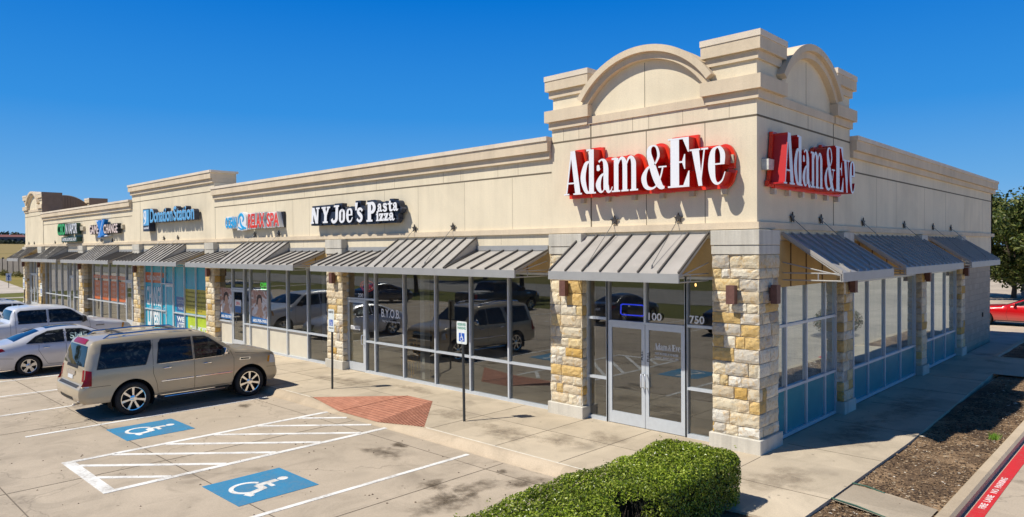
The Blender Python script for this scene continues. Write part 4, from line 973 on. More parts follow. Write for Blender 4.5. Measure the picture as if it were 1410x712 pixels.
# ------------------------------------------------------------------ metal canopies
def star(mb, fr, u, v, d0, d1, r):
    pts = []
    for i in range(10):
        t = PI / 2 + i * PI / 5; q = r if i % 2 == 0 else r * .42
        pts.append((u + q * math.cos(t), v + q * math.sin(t)))
    mb.prism(pts, fr, d0, d1)
def canopy(label, fr0, u0, u1, mid=None, zt=4.09, zw=3.765, stars=(), pitch=.445, oneside=False):
    """fr0: u along the wall, v up, d outwards"""
    o = fr0(u0, 0, 0); root = thing('metal_awning', label, 'awning', tuple(o), 0, 'standing seam awnings over the shop fronts')
    fr = lambda a, b, d=0: fr0(a, b, d) - o
    D, zf, zb = 1.16, 3.335, 3.165
    roof, seam, gab, fas, frm = MB(), MB(), MB(), MB(), MB()
    def slope(m, a, b, zw_):
        vs = [fr(a, zw_, .015), fr(b, zw_, .015), fr(b, zf, D), fr(a, zf, D)]
        lo = [fr(a, zw_ - .03, .015), fr(b, zw_ - .03, .015), fr(b, zf - .03, D - .01), fr(a, zf - .03, D - .01)]
        m.add(vs + lo, [(0, 3, 2, 1), (4, 5, 6, 7), (0, 1, 5, 4), (1, 2, 6, 5), (2, 3, 7, 6), (3, 0, 4, 7)])
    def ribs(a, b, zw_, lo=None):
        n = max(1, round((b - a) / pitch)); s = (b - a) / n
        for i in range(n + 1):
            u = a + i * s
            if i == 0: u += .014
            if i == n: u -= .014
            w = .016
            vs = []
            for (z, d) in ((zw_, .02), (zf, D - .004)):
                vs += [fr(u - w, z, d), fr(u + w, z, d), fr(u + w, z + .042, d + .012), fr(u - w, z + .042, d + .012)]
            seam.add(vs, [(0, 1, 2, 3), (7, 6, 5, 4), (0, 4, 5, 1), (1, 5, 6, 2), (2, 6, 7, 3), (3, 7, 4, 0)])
    if mid is None:
        slope(roof, u0, u1, zt); ribs(u0, u1, zt)
        ends = ((u0, zt), (u1, zt))
    else:
        a, b = mid
        slope(roof, u0, a - .003, zw); slope(roof, b + .003, u1, zw); slope(roof, a, b, zt); ribs(u0, a - .02, zw); ribs(b + .02, u1, zw); ribs(a, b, zt)
        for e, s in ((a, 1), (b, -1)):
            gab = MB(); e2 = e + s * .012
            for q in (e, e2): gab.add([fr(q, zt - .03, .02), fr(q, zw - .02, .02), fr(q, zf - .03, D - .012)], [(0, 1, 2)])
            gab.build('gable', SEAM, root)
        for p, q in ((u0, a - .01), (b + .01, u1)): fl = MB(); fl.prism([(p, zw + .01), (q, zw + .01), (q, zw + .135), (p, zw + .135)], fr, .003, .03); fl.build('flashing', FASC, root)
        ends = ((u0, zw), (u1, zw))
    fas.prism([(u0, zb), (u1, zb), (u1, zf + .004), (u0, zf + .004)], fr, D + .001, D + .02)
    fas.prism([(u0, zb), (u1, zb), (u1, zb + .012), (u0, zb + .012)], fr, D - .05, D + .0005)
    for u, zw_ in ends:
        frm = MB()
        s = 1 if u == u0 else -1; u_ = u + s * .02
        frm.tube([fr(u_, zb + .012, .03), fr(u_, zb + .012, D - .02)], .014, 6); frm.tube([fr(u_, zb + .15, .03), fr(u_, zb + .15, D - .02)], .014, 6)
        frm.tube([fr(u_, zw_ - .055, .04), fr(u_, zf - .055, D - .03)], .014, 6); frm.tube([fr(u_, zb + .014, D - .03), fr(u_, zf - .03, D - .03)], .014, 6); frm.tube([fr(u_, zb + .014, D * .62), fr(u_, zb + .15, D * .62)], .012, 6)
        frm.tube([fr(u_, zb + .36, .03), fr(u_, zf - .05, D - .05)], .014, 6); frm.build('awning_frame', FASC, root)
    for k in range(1, int((u1 - u0) / 1.6)):
        u = u0 + k * 1.6; frm = MB(); frm.tube([fr(u, zb + .03, .03), fr(u, zb + .03, D - .03)], .013, 5); frm.build('cross_bar', FASC, root)
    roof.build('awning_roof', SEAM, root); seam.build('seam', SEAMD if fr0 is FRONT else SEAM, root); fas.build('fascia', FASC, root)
    for u in stars:
        st = MB(); star(st, fr, u, 4.42, .02, .045, .115); so = st.build('star_anchor', BRZ, root)
        rod = MB(); z = zt + (zf - zt) * (.88) + .02
        rod.tube([fr(u, 4.40, .04), fr(u, z + .03, D * .88)], .0075, 5); rod.tube([fr(u, z - .02, D * .88), fr(u, z + .05, D * .86)], .016, 6)
        rod.build('tie_rod', M('rod_grey', (.24, .23, .21), .5, .4), so)
    return root
canopy('short steep grey metal awning above the white double doors of the corner shop', FRONT, -4.13, -.965, stars=(-3.21, -1.64))
canopy('long grey metal awning with raised centre over the pizza restaurant windows', FRONT, -13.87, -5.13, (-10.93, -7.58), stars=(-10.14, -8.49))
canopy('grey metal awning with raised centre under the blue and red spa sign', FRONT, -23.5, -14.92, (-20.72, -17.25), stars=(-19.82, -17.97))
canopy('grey metal awning with raised centre over the turquoise donation station windows', FRONT, -32.3, -24.43, (-29.75, -26.35), stars=(-28.84, -27.2))
canopy('grey metal awning above the windows with hanging orange posters', FRONT, -41.45, -33.05, (-38.85, -35.15), stars=(-37.9, -36.1))
canopy('grey metal awning beneath the green vapor shop sign', FRONT, -50.85, -42.35, (-48.3, -44.5), stars=(-47.3, -45.5))
canopy('short grey metal awning on the distant corner tower at the far end of the strip', FRONT, -55.0, -51.8, stars=(-54.1, -52.6))
canopy('shaded bluish metal awning next to the corner pier, its end frame sunlit', SIDE, 1.06, 4.2, stars=(1.56, 3.11))
canopy('shaded metal awning over the five-pane side window', SIDE, 5.15, 10.85, stars=(5.88, 9.38), zt=4.09)
canopy('shaded metal awning beside the bare block wall at the end of the side wall', SIDE, 11.9, 16.3, stars=(12.5, 14.81))

# ------------------------------------------------------------------ wall lamps
def sconce(fr0, u, v, d, label):
    o = fr0(u, v, d); root = thing('wall_sconce', label, 'wall lamp', tuple(o), 0, 'brown box lamps on the stone piers')
    fr = lambda a, b, q=0: fr0(u + a, v + b, d + q) - o
    s = MB(); a, h = .085, .175
    s.prism([(-a, -h), (a, -h), (a, h), (-a, h)], fr, .035, .155); s.prism([(-a * .6, -h * .7), (a * .6, -h * .7), (a * .6, h * .7), (-a * .6, h * .7)], fr, -.01, .034)
    sh = s.build('lamp_shade', SCON, root)
    l = MB(); l.prism([(-.04, -h - .004), (.04, -h - .004), (.04, -h - .001), (-.04, -h - .001)], fr, .06, .13); l.build('lens', WHT, sh)
sconce(FRONT, -.36, 2.94, .21, 'brown box lamp on the sunlit front face of the corner stone pier')
for u, t in ((-4.42, 'on the pier between the corner shop and the pizza shop'), (-14.05, 'on the pier between the pizza shop and the spa'), (-23.45, 'on the pier between the spa and the donation station'), (-32.0, 'on the pier between the donation station and the game shop'),
             (-41.2, 'on the pier between the game shop and the vapor shop'), (-50.4, 'on the pier right of the far corner doors'), (-54.6, 'on the farthest pier at the left end of the strip')):
    sconce(FRONT, u, 2.92, .21, 'brown box lamp ' + t)
sconce(SIDE, .27, 2.94, .14, 'brown box lamp on the shaded side face of the corner stone pier')
for y, t in ((4.5, 'nearest'), (11.0, 'middle'),  (16.05, 'farthest')): sconce(SIDE, y, 2.94, .16, 'shaded brown box lamp on the %s of the three slim side wall piers' % t)

# ------------------------------------------------------------------ signs
RED = M('sign_red', (.80, .04, .010), .38, var=.04, coat=.3); REDD = M('sign_red_return', (.52, .012, .010), .4, var=.04)
WFACE = M('sign_white_face', (.84, .84, .86), .35, var=.02)
BOXW = M('raceway_beige', (.52, .46, .34), .6); BOXG = M('raceway_white', (.62, .60, .54), .6, var=.25, scale=9)
def adam_eve(fr, us, v0, cap, label, box, boxm):
    root = thing('shop_sign', label, 'sign', tuple(fr(us[0][1], v0, 0)))
    o = Vector(root.location); F = lambda a, b, d=0: fr(a, b, d) - o
    back, let = MB(), MB()
    for ch, a, b in us: glyph(back, ch, F, a, b, v0, cap, .03, .10, 0, 0, .062 if fr is FRONT else .04); 
    # infill so that the backer reads as one contour
    u0, u1 = us[0][1], us[-1][2]
    for (c0, a, b), (c1, c, d) in zip(us, us[1:]):
        top = .70 if c0 not in ('&',) and c1 not in ('&',) else .55
        back.prism([(a + (b - a) * .5, v0 - .06), (c + (d - c) * .5, v0 - .06), (c + (d - c) * .5, v0 + cap * top), (a + (b - a) * .5, v0 + cap * top)], F, .03, .097)
    bo = back.build('sign_backing', RED, root)
    for ch, a, b in us:
        l = MB(); glyph(l, ch, F, a, b, v0, cap, .10, .37, 0, 1)
        l.build('letter', [WFACE, REDD], root)
    r = MB(); r.prism([(box[0], box[2]), (box[1], box[2]), (box[1], box[3]), (box[0], box[3])], F, .002, .14); r.build('raceway', boxm, root)
    for i in range(6):
        bk = MB(); u = us[0][1] + .3 + (u1 - u0 - .5) * i / 5; bk.prism([(u - .05, v0 - .17), (u + .05, v0 - .17), (u + .05, v0 - .05), (u - .05, v0 - .05)], F, .002, .09); bk.build('bracket', boxm, root)
    return root
US = [('A', -4.34, -3.85), ('d', -3.88, -3.46), ('a', -3.47, -3.01), ('m', -3.03, -2.38), ('&', -2.30, -1.71), ('E', -1.67, -1.18), ('v', -1.19, -.80), ('e', -.81, -.43)]
adam_eve(FRONT, US, 5.01, .97, 'big white serif letters with red backing on the sunlit front of the corner tower', (-1.2, -.40, 5.42, 5.58), BOXW)
adam_eve(SIDE, [(c, 4.66 + a, 4.66 + b) for c, a, b in US], 5.01, .97, 'big white serif letters with red backing on the shaded side of the corner tower', (-.28 + .47, .9, 5.28, 5.48), BOXG)

NAVY = M('sign_navy', (.022, .03, .055), .4); SKYB = M('sign_sky_blue', (.13, .42, .72), .4); CYAN = M('sign_cyan', (.015, .38, .74), .4)
# pizza sign
ro = thing('shop_sign', 'white serif pizza restaurant letters on a black contour', 'sign', (-15.2, 0, 4.7))
FR = lambda a, b, d=0: FRONT(a, b, d) - Vector((-15.2, 0, 4.7))
bk, lt = MB(), []
row = [('N', -15.25, -14.75, 4.70, .50, .09), ('Y', -14.60, -14.12, 4.70, .50, .09), ('J', -14.05, -13.60, 4.69, .53, .08), ('o', -13.57, -13.22, 4.68, .55, .05), ('e', -13.18, -12.80, 4.68, .55, .05), ("'", -12.68, -12.56, 4.69, .56, .05), ('s', -12.60, -12.24, 4.68, .54, .04), ('P', -12.05, -11.58, 4.67, .56, .02)]
for i, c in enumerate('asta'): row.append((c, -11.50 + i * .25, -11.26 + i * .25, 4.945, .29, 0))
for i, c in enumerate('izza'): row.append((c, [-11.56, -11.42, -11.18, -10.94][i], [-11.45, -11.2, -10.96, -10.68][i], 4.675, .27, 0))
for c, a, b, v, cap, sh in row:
    glyph(bk, c, FR, a, b, v, cap, .08, .26, 0, 0, .075, sh)
    l = MB(); glyph(l, c, FR, a, b, v, cap, .2605, .33, 0, 1, .012, sh); lt.append(l)
for (c, a, b, v, cap, sh), q in zip(row[:8], row[1:9]):
    bk.prism([((a + b) / 2, v + .0), ((q[1] + q[2]) / 2, v + .0), ((q[1] + q[2]) / 2 + sh * .3, v + .34), ((a + b) / 2 + sh * .3, v + .34)], FR, .08, .257)
bk.prism([(-11.6, 4.70), (-10.6, 4.70), (-10.6, 5.12), (-11.6, 5.12)], FR, .08, .2555)
bk.build('sign_backing', NAVY, ro)
for l in lt: l.build('letter', [WFACE, NAVY], ro)
# spa sign
ro = thing('shop_sign', 'pale blue and red spa letters on white with a round wave emblem between', 'sign', (-21.9, 0, 4.7))
FR = lambda a, b, d=0: FRONT(a, b, d) - Vector((-21.9, 0, 4.7))
def chan(root, body, u0, u1, v0, v1, face, edge, grow, d0=.08, d1=.25, bold=.02, shear=0, name='letters', backm=None):
    b, l = MB(), MB()
    text(b, body, FR, u0, u1, v0, v1, d0, d1, bold=bold + grow, shear=shear); b.build('letter_backing', backm or edge, root)
    text(l, body, FR, u0, u1, v0, v1, d1 + .001, d1 + .012, bold=bold, shear=shear); l.build(name, face, root)
chan(ro, 'OCEAN', -21.80, -20.86, 4.72, 5.10, CYAN, WHT, .06, bold=.035)
chan(ro, 'RELAX', -19.86, -18.62, 4.68, 5.18, RED, WHT, .045, bold=.02); chan(ro, 'SPA', -18.40, -17.54, 4.68, 5.16, RED, WHT, .045, bold=.02)
wv = MB()
wv.prism([(-20.40 + .36 * math.cos(t * PI / 12), 4.93 + .36 * math.sin(t * PI / 12)) for t in range(24)], FR, .08, .25); wv.prism([(-20.8, 4.60), (-19.98, 4.60), (-20.0, 4.76), (-20.7, 4.80)], FR, .08, .249)
wv.build('emblem_backing', WHT, ro)
w2 = MB(); T = lambda p, d: FR(p[0], p[1], d)
ribbon(w2, [(-20.70, 4.86, .05), (-20.62, 5.12, .10), (-20.42, 5.20, .10), (-20.26, 5.06, .09), (-20.34, 4.92, .05)], T, .251, .262, 0, 0)
ribbon(w2, [(-20.52, 5.05, .03), (-20.50, 4.86, .10), (-20.34, 4.72, .10), (-20.05, 4.66, .05)], T, .2515, .263, 0, 0)
ribbon(w2, [(-20.70, 4.72, .04), (-20.45, 4.64, .06), (-20.2, 4.66, .03)], T, .252, .264, 0, 0)
w2.build('wave_emblem', CYAN, ro)
sd = MB(); sd.prism([(-19.9, 4.64), (-17.5, 4.64), (-17.5, 5.2), (-19.9, 5.2)], FR, .01, .075); sd.prism([(-21.8, 4.74), (-20.1, 4.74), (-20.1, 5.1), (-21.8, 5.1)], FR, .01, .075); sd.build('raceway', BLK, ro)
# donation sign
ro = thing('shop_sign', 'light blue letters beside a tall blue box with a white face emblem', 'sign', (-30.7, 0, 4.7))
FR = lambda a, b, d=0: FRONT(a, b, d) - Vector((-30.7, 0, 4.7))
for w_, a, b in (('Donation', -29.76, -27.06), ('Station', -26.92, -24.72)): chan(ro, w_, a, b, 5.17, 5.78, SKYB, WHT, .03, .08, .30, bold=.015, backm=NAVY); 
for w_, a, b in (('Donation', -29.76, -27.06), ('Station', -26.92, -24.72)):
    l = MB(); text(l, w_, FR, a, b, 5.17, 5.78, .3003, .3008, bold=.03); l.build('letter_trim', WHT, ro)
bxm = MB(); bxm.prism([(-30.70, 4.76), (-29.9, 4.76), (-29.9, 5.83), (-30.70, 5.83)], FR, .02, .30); bxm.build('emblem_box', NAVY, ro)
fx = MB(); fx.prism([(-30.66, 5.04), (-29.94, 5.04), (-29.94, 5.79), (-30.66, 5.79)], FR, .3005, .304); fx.build('emblem_panel', SKYB, ro)
fc = MB()
ribbon(fc, [(-30.12 - .25, 5.72, .05), (-30.52, 5.66, .10), (-30.56, 5.50, .14), (-30.46, 5.36, .10), (-30.34, 5.42, .08)], T, .3045, .307, 0, 0)
ribbon(fc, [(-30.33, 5.74, .09), (-30.32, 5.45, .11), (-30.38, 5.22, .10), (-30.60, 5.11, .05)], T, .3045, .3074, 0, 0)
text(fc, 'goodwill', FR, -30.62, -29.97, 4.83, 4.98, .3005, .306, bold=.02)
fc.build('emblem', WFACE, ro)
# game shop sign
ro = thing('shop_sign', 'pale peach letters around a tall blue letter X', 'sign', (-39.2, 0, 4.7))
FR = lambda a, b, d=0: FRONT(a, b, d) - Vector((-39.2, 0, 4.7))
PINK = M('sign_pale_peach', (.78, .62, .55), .4); BLU = M('sign_blue', (.02, .20, .62), .35)
chan(ro, 'GAME', -39.2, -37.62, 4.80, 5.26, PINK, BLK, .035, .08, .26, backm=BLK); chan(ro, 'CHANGE', -36.72, -34.5, 4.79, 5.25, PINK, BLK, .035, .08, .26, backm=BLK)
xx = MB()
xx.prism([(-37.95, 5.53), (-37.35, 5.53), (-36.55, 4.60), (-37.15, 4.60)], FR, .08, .28); xx.prism([(-36.9, 5.55), (-36.5, 5.55), (-37.2, 4.58), (-37.75, 4.58)], FR, .08, .2806)
xx.build('big_letter', [BLU, BLK], ro)
xl = MB(); T = lambda p, d: FR(p[0], p[1], d)
ribbon(xl, [(-38.1, 5.50, .05), (-37.6, 5.48, .05)], T, .281, .284, 0, 0); ribbon(xl, [(-37.1, 4.63, .05), (-36.1, 4.66, .06)], T, .08, .28, 0, 0); ribbon(xl, [(-36.85, 5.50, .04), (-37.5, 4.65, .04)], T, .281, .2845, 0, 0)
xl.build('letter_trim', WHT, ro)
bb_ = MB(); bb_.prism([(-34.5, 5.0), (-34.2, 5.0), (-34.2, 5.2), (-34.5, 5.2)], FR, .003, .12); bb_.build('raceway', BOXW, ro)
# vapor sign
ro = thing('shop_sign', 'green and white letters over a small dark subtitle bar', 'sign', (-45.6, 0, 4.4))
FR = lambda a, b, d=0: FRONT(a, b, d) - Vector((-45.6, 0, 4.4))
GRN = M('sign_green', (.03, .36, .09), .4); GRD = M('sign_dark_green', (.01, .05, .03), .5)
chan(ro, 'CBD', -45.55, -43.9, 4.86, 5.50, GRN, GRD, .035, .08, .30, bold=.03, backm=GRD); chan(ro, 'N VAPOR', -43.75, -41.45, 4.88, 5.48, WFACE, GRD, .035, .08, .30, bold=.01, backm=GRD)
sb = MB(); sb.prism([(-44.7, 4.40), (-41.5, 4.40), (-41.5, 4.69), (-44.7, 4.69)], FR, .02, .30); sb.build('subtitle_bar', GRD, ro)
s2 = MB(); text(s2, 'VAPORS & SMOKE SHOP', FR, -44.55, -41.65, 4.45, 4.64, .3005, .304, bold=.01); s2.build('lettering', WFACE, ro)
s3 = MB(); s3.prism([(-41.5, 5.05), (-40.9, 5.05), (-40.9, 5.28), (-41.5, 5.28)], FR, .003, .14); s3.build('raceway', BOXW, ro)

# ------------------------------------------------------------------ window signs and posters
NEONG = M('neon_green', (.02, .3, .02), .5, em=(.05, .9, .08), ems=1.4); NEONR = M('neon_red', (.3, .02, .02), .5, em=(.9, .09, .06), ems=.55); NEONB = M('neon_blue', (.02, .03, .4), .5, em=(.03, .06, 1), ems=1.6)
LINE = lambda y: frame((0, y, 0), (1, 0, 0), (0, 0, 1), (0, -1, 0))
nb = MB(); c = [(-3.15, 2.585, .03), (-3.16, 2.40, .03), (-3.12, 2.37, .03), (-2.60, 2.37, .03), (-2.56, 2.40, .03), (-2.56, 2.57, .03), (-2.60, 2.60, .03), (-3.11, 2.60, .03), (-3.15, 2.58, .03)]
nb.tube([(a, .12, b) for a, b, _ in c], .014, 6)
tag(nb.build('neon_sign', NEONB), 'empty blue glowing rectangle sign above the white double doors', 'neon sign')
ne = thing('neon_sign', 'red neon OPEN sign in a ring above the pizza shop door', 'neon sign', (-12.75, .15, 2.66))
n2 = MB(); text(n2, 'OPEN', frame((0, 0, 0), (1, 0, 0), (0, 0, 1), (0, -1, 0)), -.27, .27, -.08, .09, .0, .012, bold=-.01); n2.build('lettering', NEONR, ne)
n3 = MB(); n3.tube([(.36 * math.cos(t * PI / 12), .0, .02 + .17 * math.sin(t * PI / 12)) for t in range(25)], .010, 5); n3.build('neon_ring', NEONR, ne)
ng = thing('neon_sign', 'green lit OPEN sign hanging in the spa window', 'neon sign', (-19.35, .14, 2.46))
n4 = MB(); n4.box(-.42, .42, 0, .04, -.17, .17); n4.build('sign_box', BLK, ng)
n5 = MB(); text(n5, 'OPEN', frame((0, 0, 0), (1, 0, 0), (0, 0, 1), (0, -1, 0)), -.38, .38, -.03, .13, .003, .008, bold=.03); text(n5, 'WELCOME', frame((0, 0, 0), (1, 0, 0), (0, 0, 1), (0, -1, 0)), -.36, .36, -.14, -.06, .003, .008, bold=.02); n5.build('lettering', NEONG, ng)
def poster_mat():
    m, n, l = new_mat('spa_poster_print'); v = mapping(n, l, kind='Object')
    a = noise(n, l, v, 2.6, 4, .6, 1.2)
    c = ramp(n, l, a, [(.30, (.62, .60, .62)), (.43, (.72, .70, .70)), (.50, (.50, .33, .24)), (.58, (.42, .20, .16)), (.70, (.70, .55, .42))])
    out(n, l, princ(n, l, c, .4, 0, .3)); return m
PM = poster_mat(); PBL = M('poster_blue', (.02, .13, .36), .4); SKIN = M('poster_skin', (.60, .38, .27), .5); HAIR = M('poster_hair', (.06, .035, .025), .6)
for (x0, x1, z0, z1, lab) in ((-23.05, -21.90, 1.04, 2.30, 'wide spa poster of a massage in the leftmost spa window'), (-20.28, -18.97, 1.04, 2.29, 'tall spa poster below the green OPEN sign')):
    root = thing('poster', lab, 'poster', (x0, -.0, z0)); F = lambda a, b, d=0: FRONT(a, b, d) - Vector(root.location)
    p = MB(); p.add([F(x0, z0 + .2, -.035), F(x1, z0 + .2, -.035), F(x1, z1, -.035), F(x0, z1, -.035)], [(0, 1, 2, 3)]); p.build('print', PM, root)
    b = MB(); b.add([F(x0, z0, -.035), F(x1, z0, -.035), F(x1, z0 + .2, -.035), F(x0, z0 + .26, -.0349)], [(0, 1, 2, 3)]); b.build('blue_footer', PBL, root)
    cx = (x0 + x1) / 2; h = MB()
    h.prism([(cx + .17 * math.cos(t * PI / 8), z0 + .78 + .24 * math.sin(t * PI / 8)) for t in range(16)], F, -.035, -.033); h.prism([(cx - .3, z0 + .3), (cx + .35, z0 + .3), (cx + .2, z0 + .56), (cx - .12, z0 + .56)], F, -.035, -.0332); h.build('printed_figure', SKIN, root)
    k = MB(); ribbon(k, [(cx - .2, z0 + .72, .1), (cx - .12, z0 + .98, .14), (cx + .1, z0 + 1.02, .12), (cx + .2, z0 + .8, .06)], lambda q, d: F(q[0], q[1], d), -.035, -.0322, 0, 0); k.build('printed_hair', HAIR, root)
    t = MB(); text(t, '682-705-7051', F, x0 + .12, x1 - .08, z0 + .05, z0 + .15, -.0335, -.0335, bold=.03); t.build('lettering', NUM, root)
pl = thing('poster', 'small white and blue notice on the spa door glass', 'poster', (-21.35, 0, 1.4)); F = lambda a, b, d=0: FRONT(a, b, d) - Vector(pl.location)
p = MB(); p.prism([(-21.62, 1.62), (-21.1, 1.62), (-21.1, 1.86), (-21.62, 1.86)], F, -.009, -.006); p.build('print', NUM, pl)
p = MB(); p.prism([(-21.62, 1.36), (-21.1, 1.36), (-21.1, 1.615), (-21.62, 1.615)], F, -.009, -.0058); p.build('blue_footer', PBL, pl)
p = MB(); text(p, 'SPA', F, -21.5, -21.2, 1.66, 1.78, -.0055, -.0055, bold=.03); p.build('lettering', RED, pl)

# ------------------------------------------------------------------ parking sign posts
POST = M('post_dark_metal', (.07, .075, .075), .5, .5); SGW = M('sign_plate_white', (.78, .82, .78), .4); SGB = M('sign_plate_blue', (.015, .10, .48), .4); SGG = M('sign_text_green', (.06, .30, .20), .5)
def signpost(x, y, w, h, top, label, green=True, lines=(), lean=0):
    root = thing('parking_sign', label, 'sign', (x, y, 0))
    p = MB(); p.tube([(0, 0, -.02), (lean, 0, top - .05)], .030, 10); p.build('post', POST, root, smooth=True)
    F = lambda a, b, d=0: Vector((a + lean * .9, -.034 - d, b)); z0 = top - h
    b = MB(); r = .03; pts = []
    for cx, cy, t0 in ((w / 2 - r, top - r, 0), (-w / 2 + r, top - r, 90), (-w / 2 + r, z0 + r, 180), (w / 2 - r, z0 + r, 270)):
        pts += [(cx + r * math.cos(R(t0 + q)), cy + r * math.sin(R(t0 + q))) for q in (0, 30, 60, 90)]
    b.prism(pts, F, -.004, .0); pl = b.build('sign_plate', SGW, root)
    q = MB(); s = min(w * .56, h * .42); cz = z0 + h * (.30 if green else .40)
    q.prism([(-s / 2, cz - s / 2), (s / 2, cz - s / 2), (s / 2, cz + s / 2), (-s / 2, cz + s / 2)], F, .0, .0015); q.build('blue_square', SGB, pl)
    k = MB(); wheelchair(k, lambda a, b_, d=0: F(a, b_ + cz, d), s * .95, .0015, .0025); k.build('wheelchair_symbol', WHT, pl)
    t = MB()
    for i, tx_ in enumerate(lines): z = top - .075 - i * .08 if green else top - .09 - i * .06; text(t, tx_, F, -w * .40, w * .40, z - .02, z + .035, .0, .0012, bold=.03)
    if not green: text(t, 'PARKING', F, -w * .38, w * .38, z0 + .08, z0 + .12, 0, .0012, bold=.02)
    t.build('lettering', SGG if green else BLK, pl)
    c = MB(); c.lathe([(.012, .0), (.012, .006), (0, .006)], lambda a, b_, d: F(a, b_ + top - .035, d), 8); c.lathe([(.012, .0), (.012, .006), (0, .006)], lambda a, b_, d: F(a, b_ + z0 + .035, d), 8); c.build('bolt', ALU, pl)
signpost(-5.79, -2.13, .33, .50, 2.22, 'reserved parking sign with green text on a dark post beside the brick ramp', True, ('RESERVED', 'PARKING'), -.03)
signpost(-11.18, -2.11, .30, .62, 2.20, 'narrow white wheelchair sign on a dark post left of the brick ramp', False, ('RESERVED',), .03)
signpost(-41.95, -2.0, .42, .75, 2.0, 'pale blue wheelchair sign seen in front of the vapor shop', False, ('RESERVED',))
signpost(-46.0, -2.0, .42, .75, 2.25, 'pale wheelchair sign standing farthest left along the kerb', False, ('RESERVED',))

# ------------------------------------------------------------------ inside the shops
WOOD = M('chair_wood', (.74, .42, .10), .5)
def chair(x, y, rz, label):
    r = thing('chair', label, 'chair', (x, y, .002), rz, 'wooden chairs in the pizza shop')
    m = MB(); m.cbox(-.2, .2, -.2, .2, .44, .48, .01); m.build('seat', WOOD, r)
    for sx in (-1, 1):
        for sy in (-1, 1):
            l = MB(); l.tube([(sx * .18, sy * .18, 0), (sx * .17, sy * .17, .44 if sy > 0 else 1.0)], .018, 6); l.build('leg', WOOD, r)
    b = MB()
    for z in (.6, .72, .84, .96): b.box(-.17, .17, -.185, -.165, z, z + .05)
    b.build('backrest', WOOD, r)
chair(-11.1, .62, PI, 'golden wooden ladder back chair seen through the pizza shop window beside a pale column')
chair(-12.0, 1.2, PI + .3, 'dimmer wooden chair further back inside the pizza shop')
BULB = M('warm_bulb', (.8, .5, .2), .5, em=(1, .55, .18), ems=6)
def pendant(x, y, z, lab, grp):
    r = thing('pendant_lamp', lab, 'lamp', (x, y, z), 0, grp)
    c = MB(); c.tube([(0, 0, .05), (0, 0, 3.5 - z)], .006, 4); c.build('cord', BLK, r)
    b = MB(); b.lathe([(.0, -.04), (.018, -.03), (.024, 0), (.015, .03), (0, .04)], ground(0), 10); b.build('bulb', BULB, r, smooth=True)
for i, (x, y, z) in enumerate([(-6.3, 4.4, 2.6), (-5.95, 4.1, 2.55), (-5.7, 3.6, 2.62), (-6.6, 5.0, 2.62), (-7.1, 5.2, 2.6), (-8.3, 2.2, 3.2), (-9.8, 2.2, 3.2), (-6.9, 2.2, 3.2), (-11.2, 2.3, 3.2)]):
    pendant(x, y, z, 'tiny warm bulb glowing on a cord inside the pizza shop', 'pendant lamps in the pizza shop')
for i, (x, y, z) in enumerate([(-2.5, 2.2, 2.95), (-1.9, 2.6, 2.9), (-3.1, 1.8, 3.2), (-3.7, 2.0, 3.2), (-1.3, 3.6, 2.75)]):
    pendant(x, y, z, 'tiny warm bulb glowing on a cord inside the corner shop', 'pendant lamps in the corner shop')
# ------------------------------------------------------------------ vehicles
TYRE = M('tyre_rubber', (.022, .022, .022), .85, var=.2, scale=9); RUBB = M('black_trim', (.018, .018, .019), .6)
CHROME = M('chrome', (.82, .82, .83), .12, 1.0, var=.02); RIMM = M('alloy', (.62, .62, .63), .25, .9, var=.04); RIMD = M('alloy_dark', (.03, .03, .032), .5, .4)
AUTOG = M('auto_glass', (.010, .014, .017), .03, spec=.5, var=.05, coat=.25)
LAMP_R = M('lamp_red', (.27, .004, .008), .22, spec=.3, coat=.1); LAMP_W = M('lamp_clear', (.62, .64, .66), .15, coat=1); LAMP_A = M('lamp_amber', (.60, .28, .03), .2)
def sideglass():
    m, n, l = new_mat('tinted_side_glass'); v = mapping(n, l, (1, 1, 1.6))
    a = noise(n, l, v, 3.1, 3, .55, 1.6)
    c = ramp(n, l, a, [(.30, (.006, .007, .008)), (.56, (.014, .015, .015)), (.64, (.075, .08, .065)), (.72, (.02, .02, .019))])  # paler blotches in the colour imitate reflections and glimpses through the glass
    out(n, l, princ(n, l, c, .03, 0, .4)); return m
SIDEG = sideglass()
PLATE = M('licence_plate', (.70, .72, .74), .4)

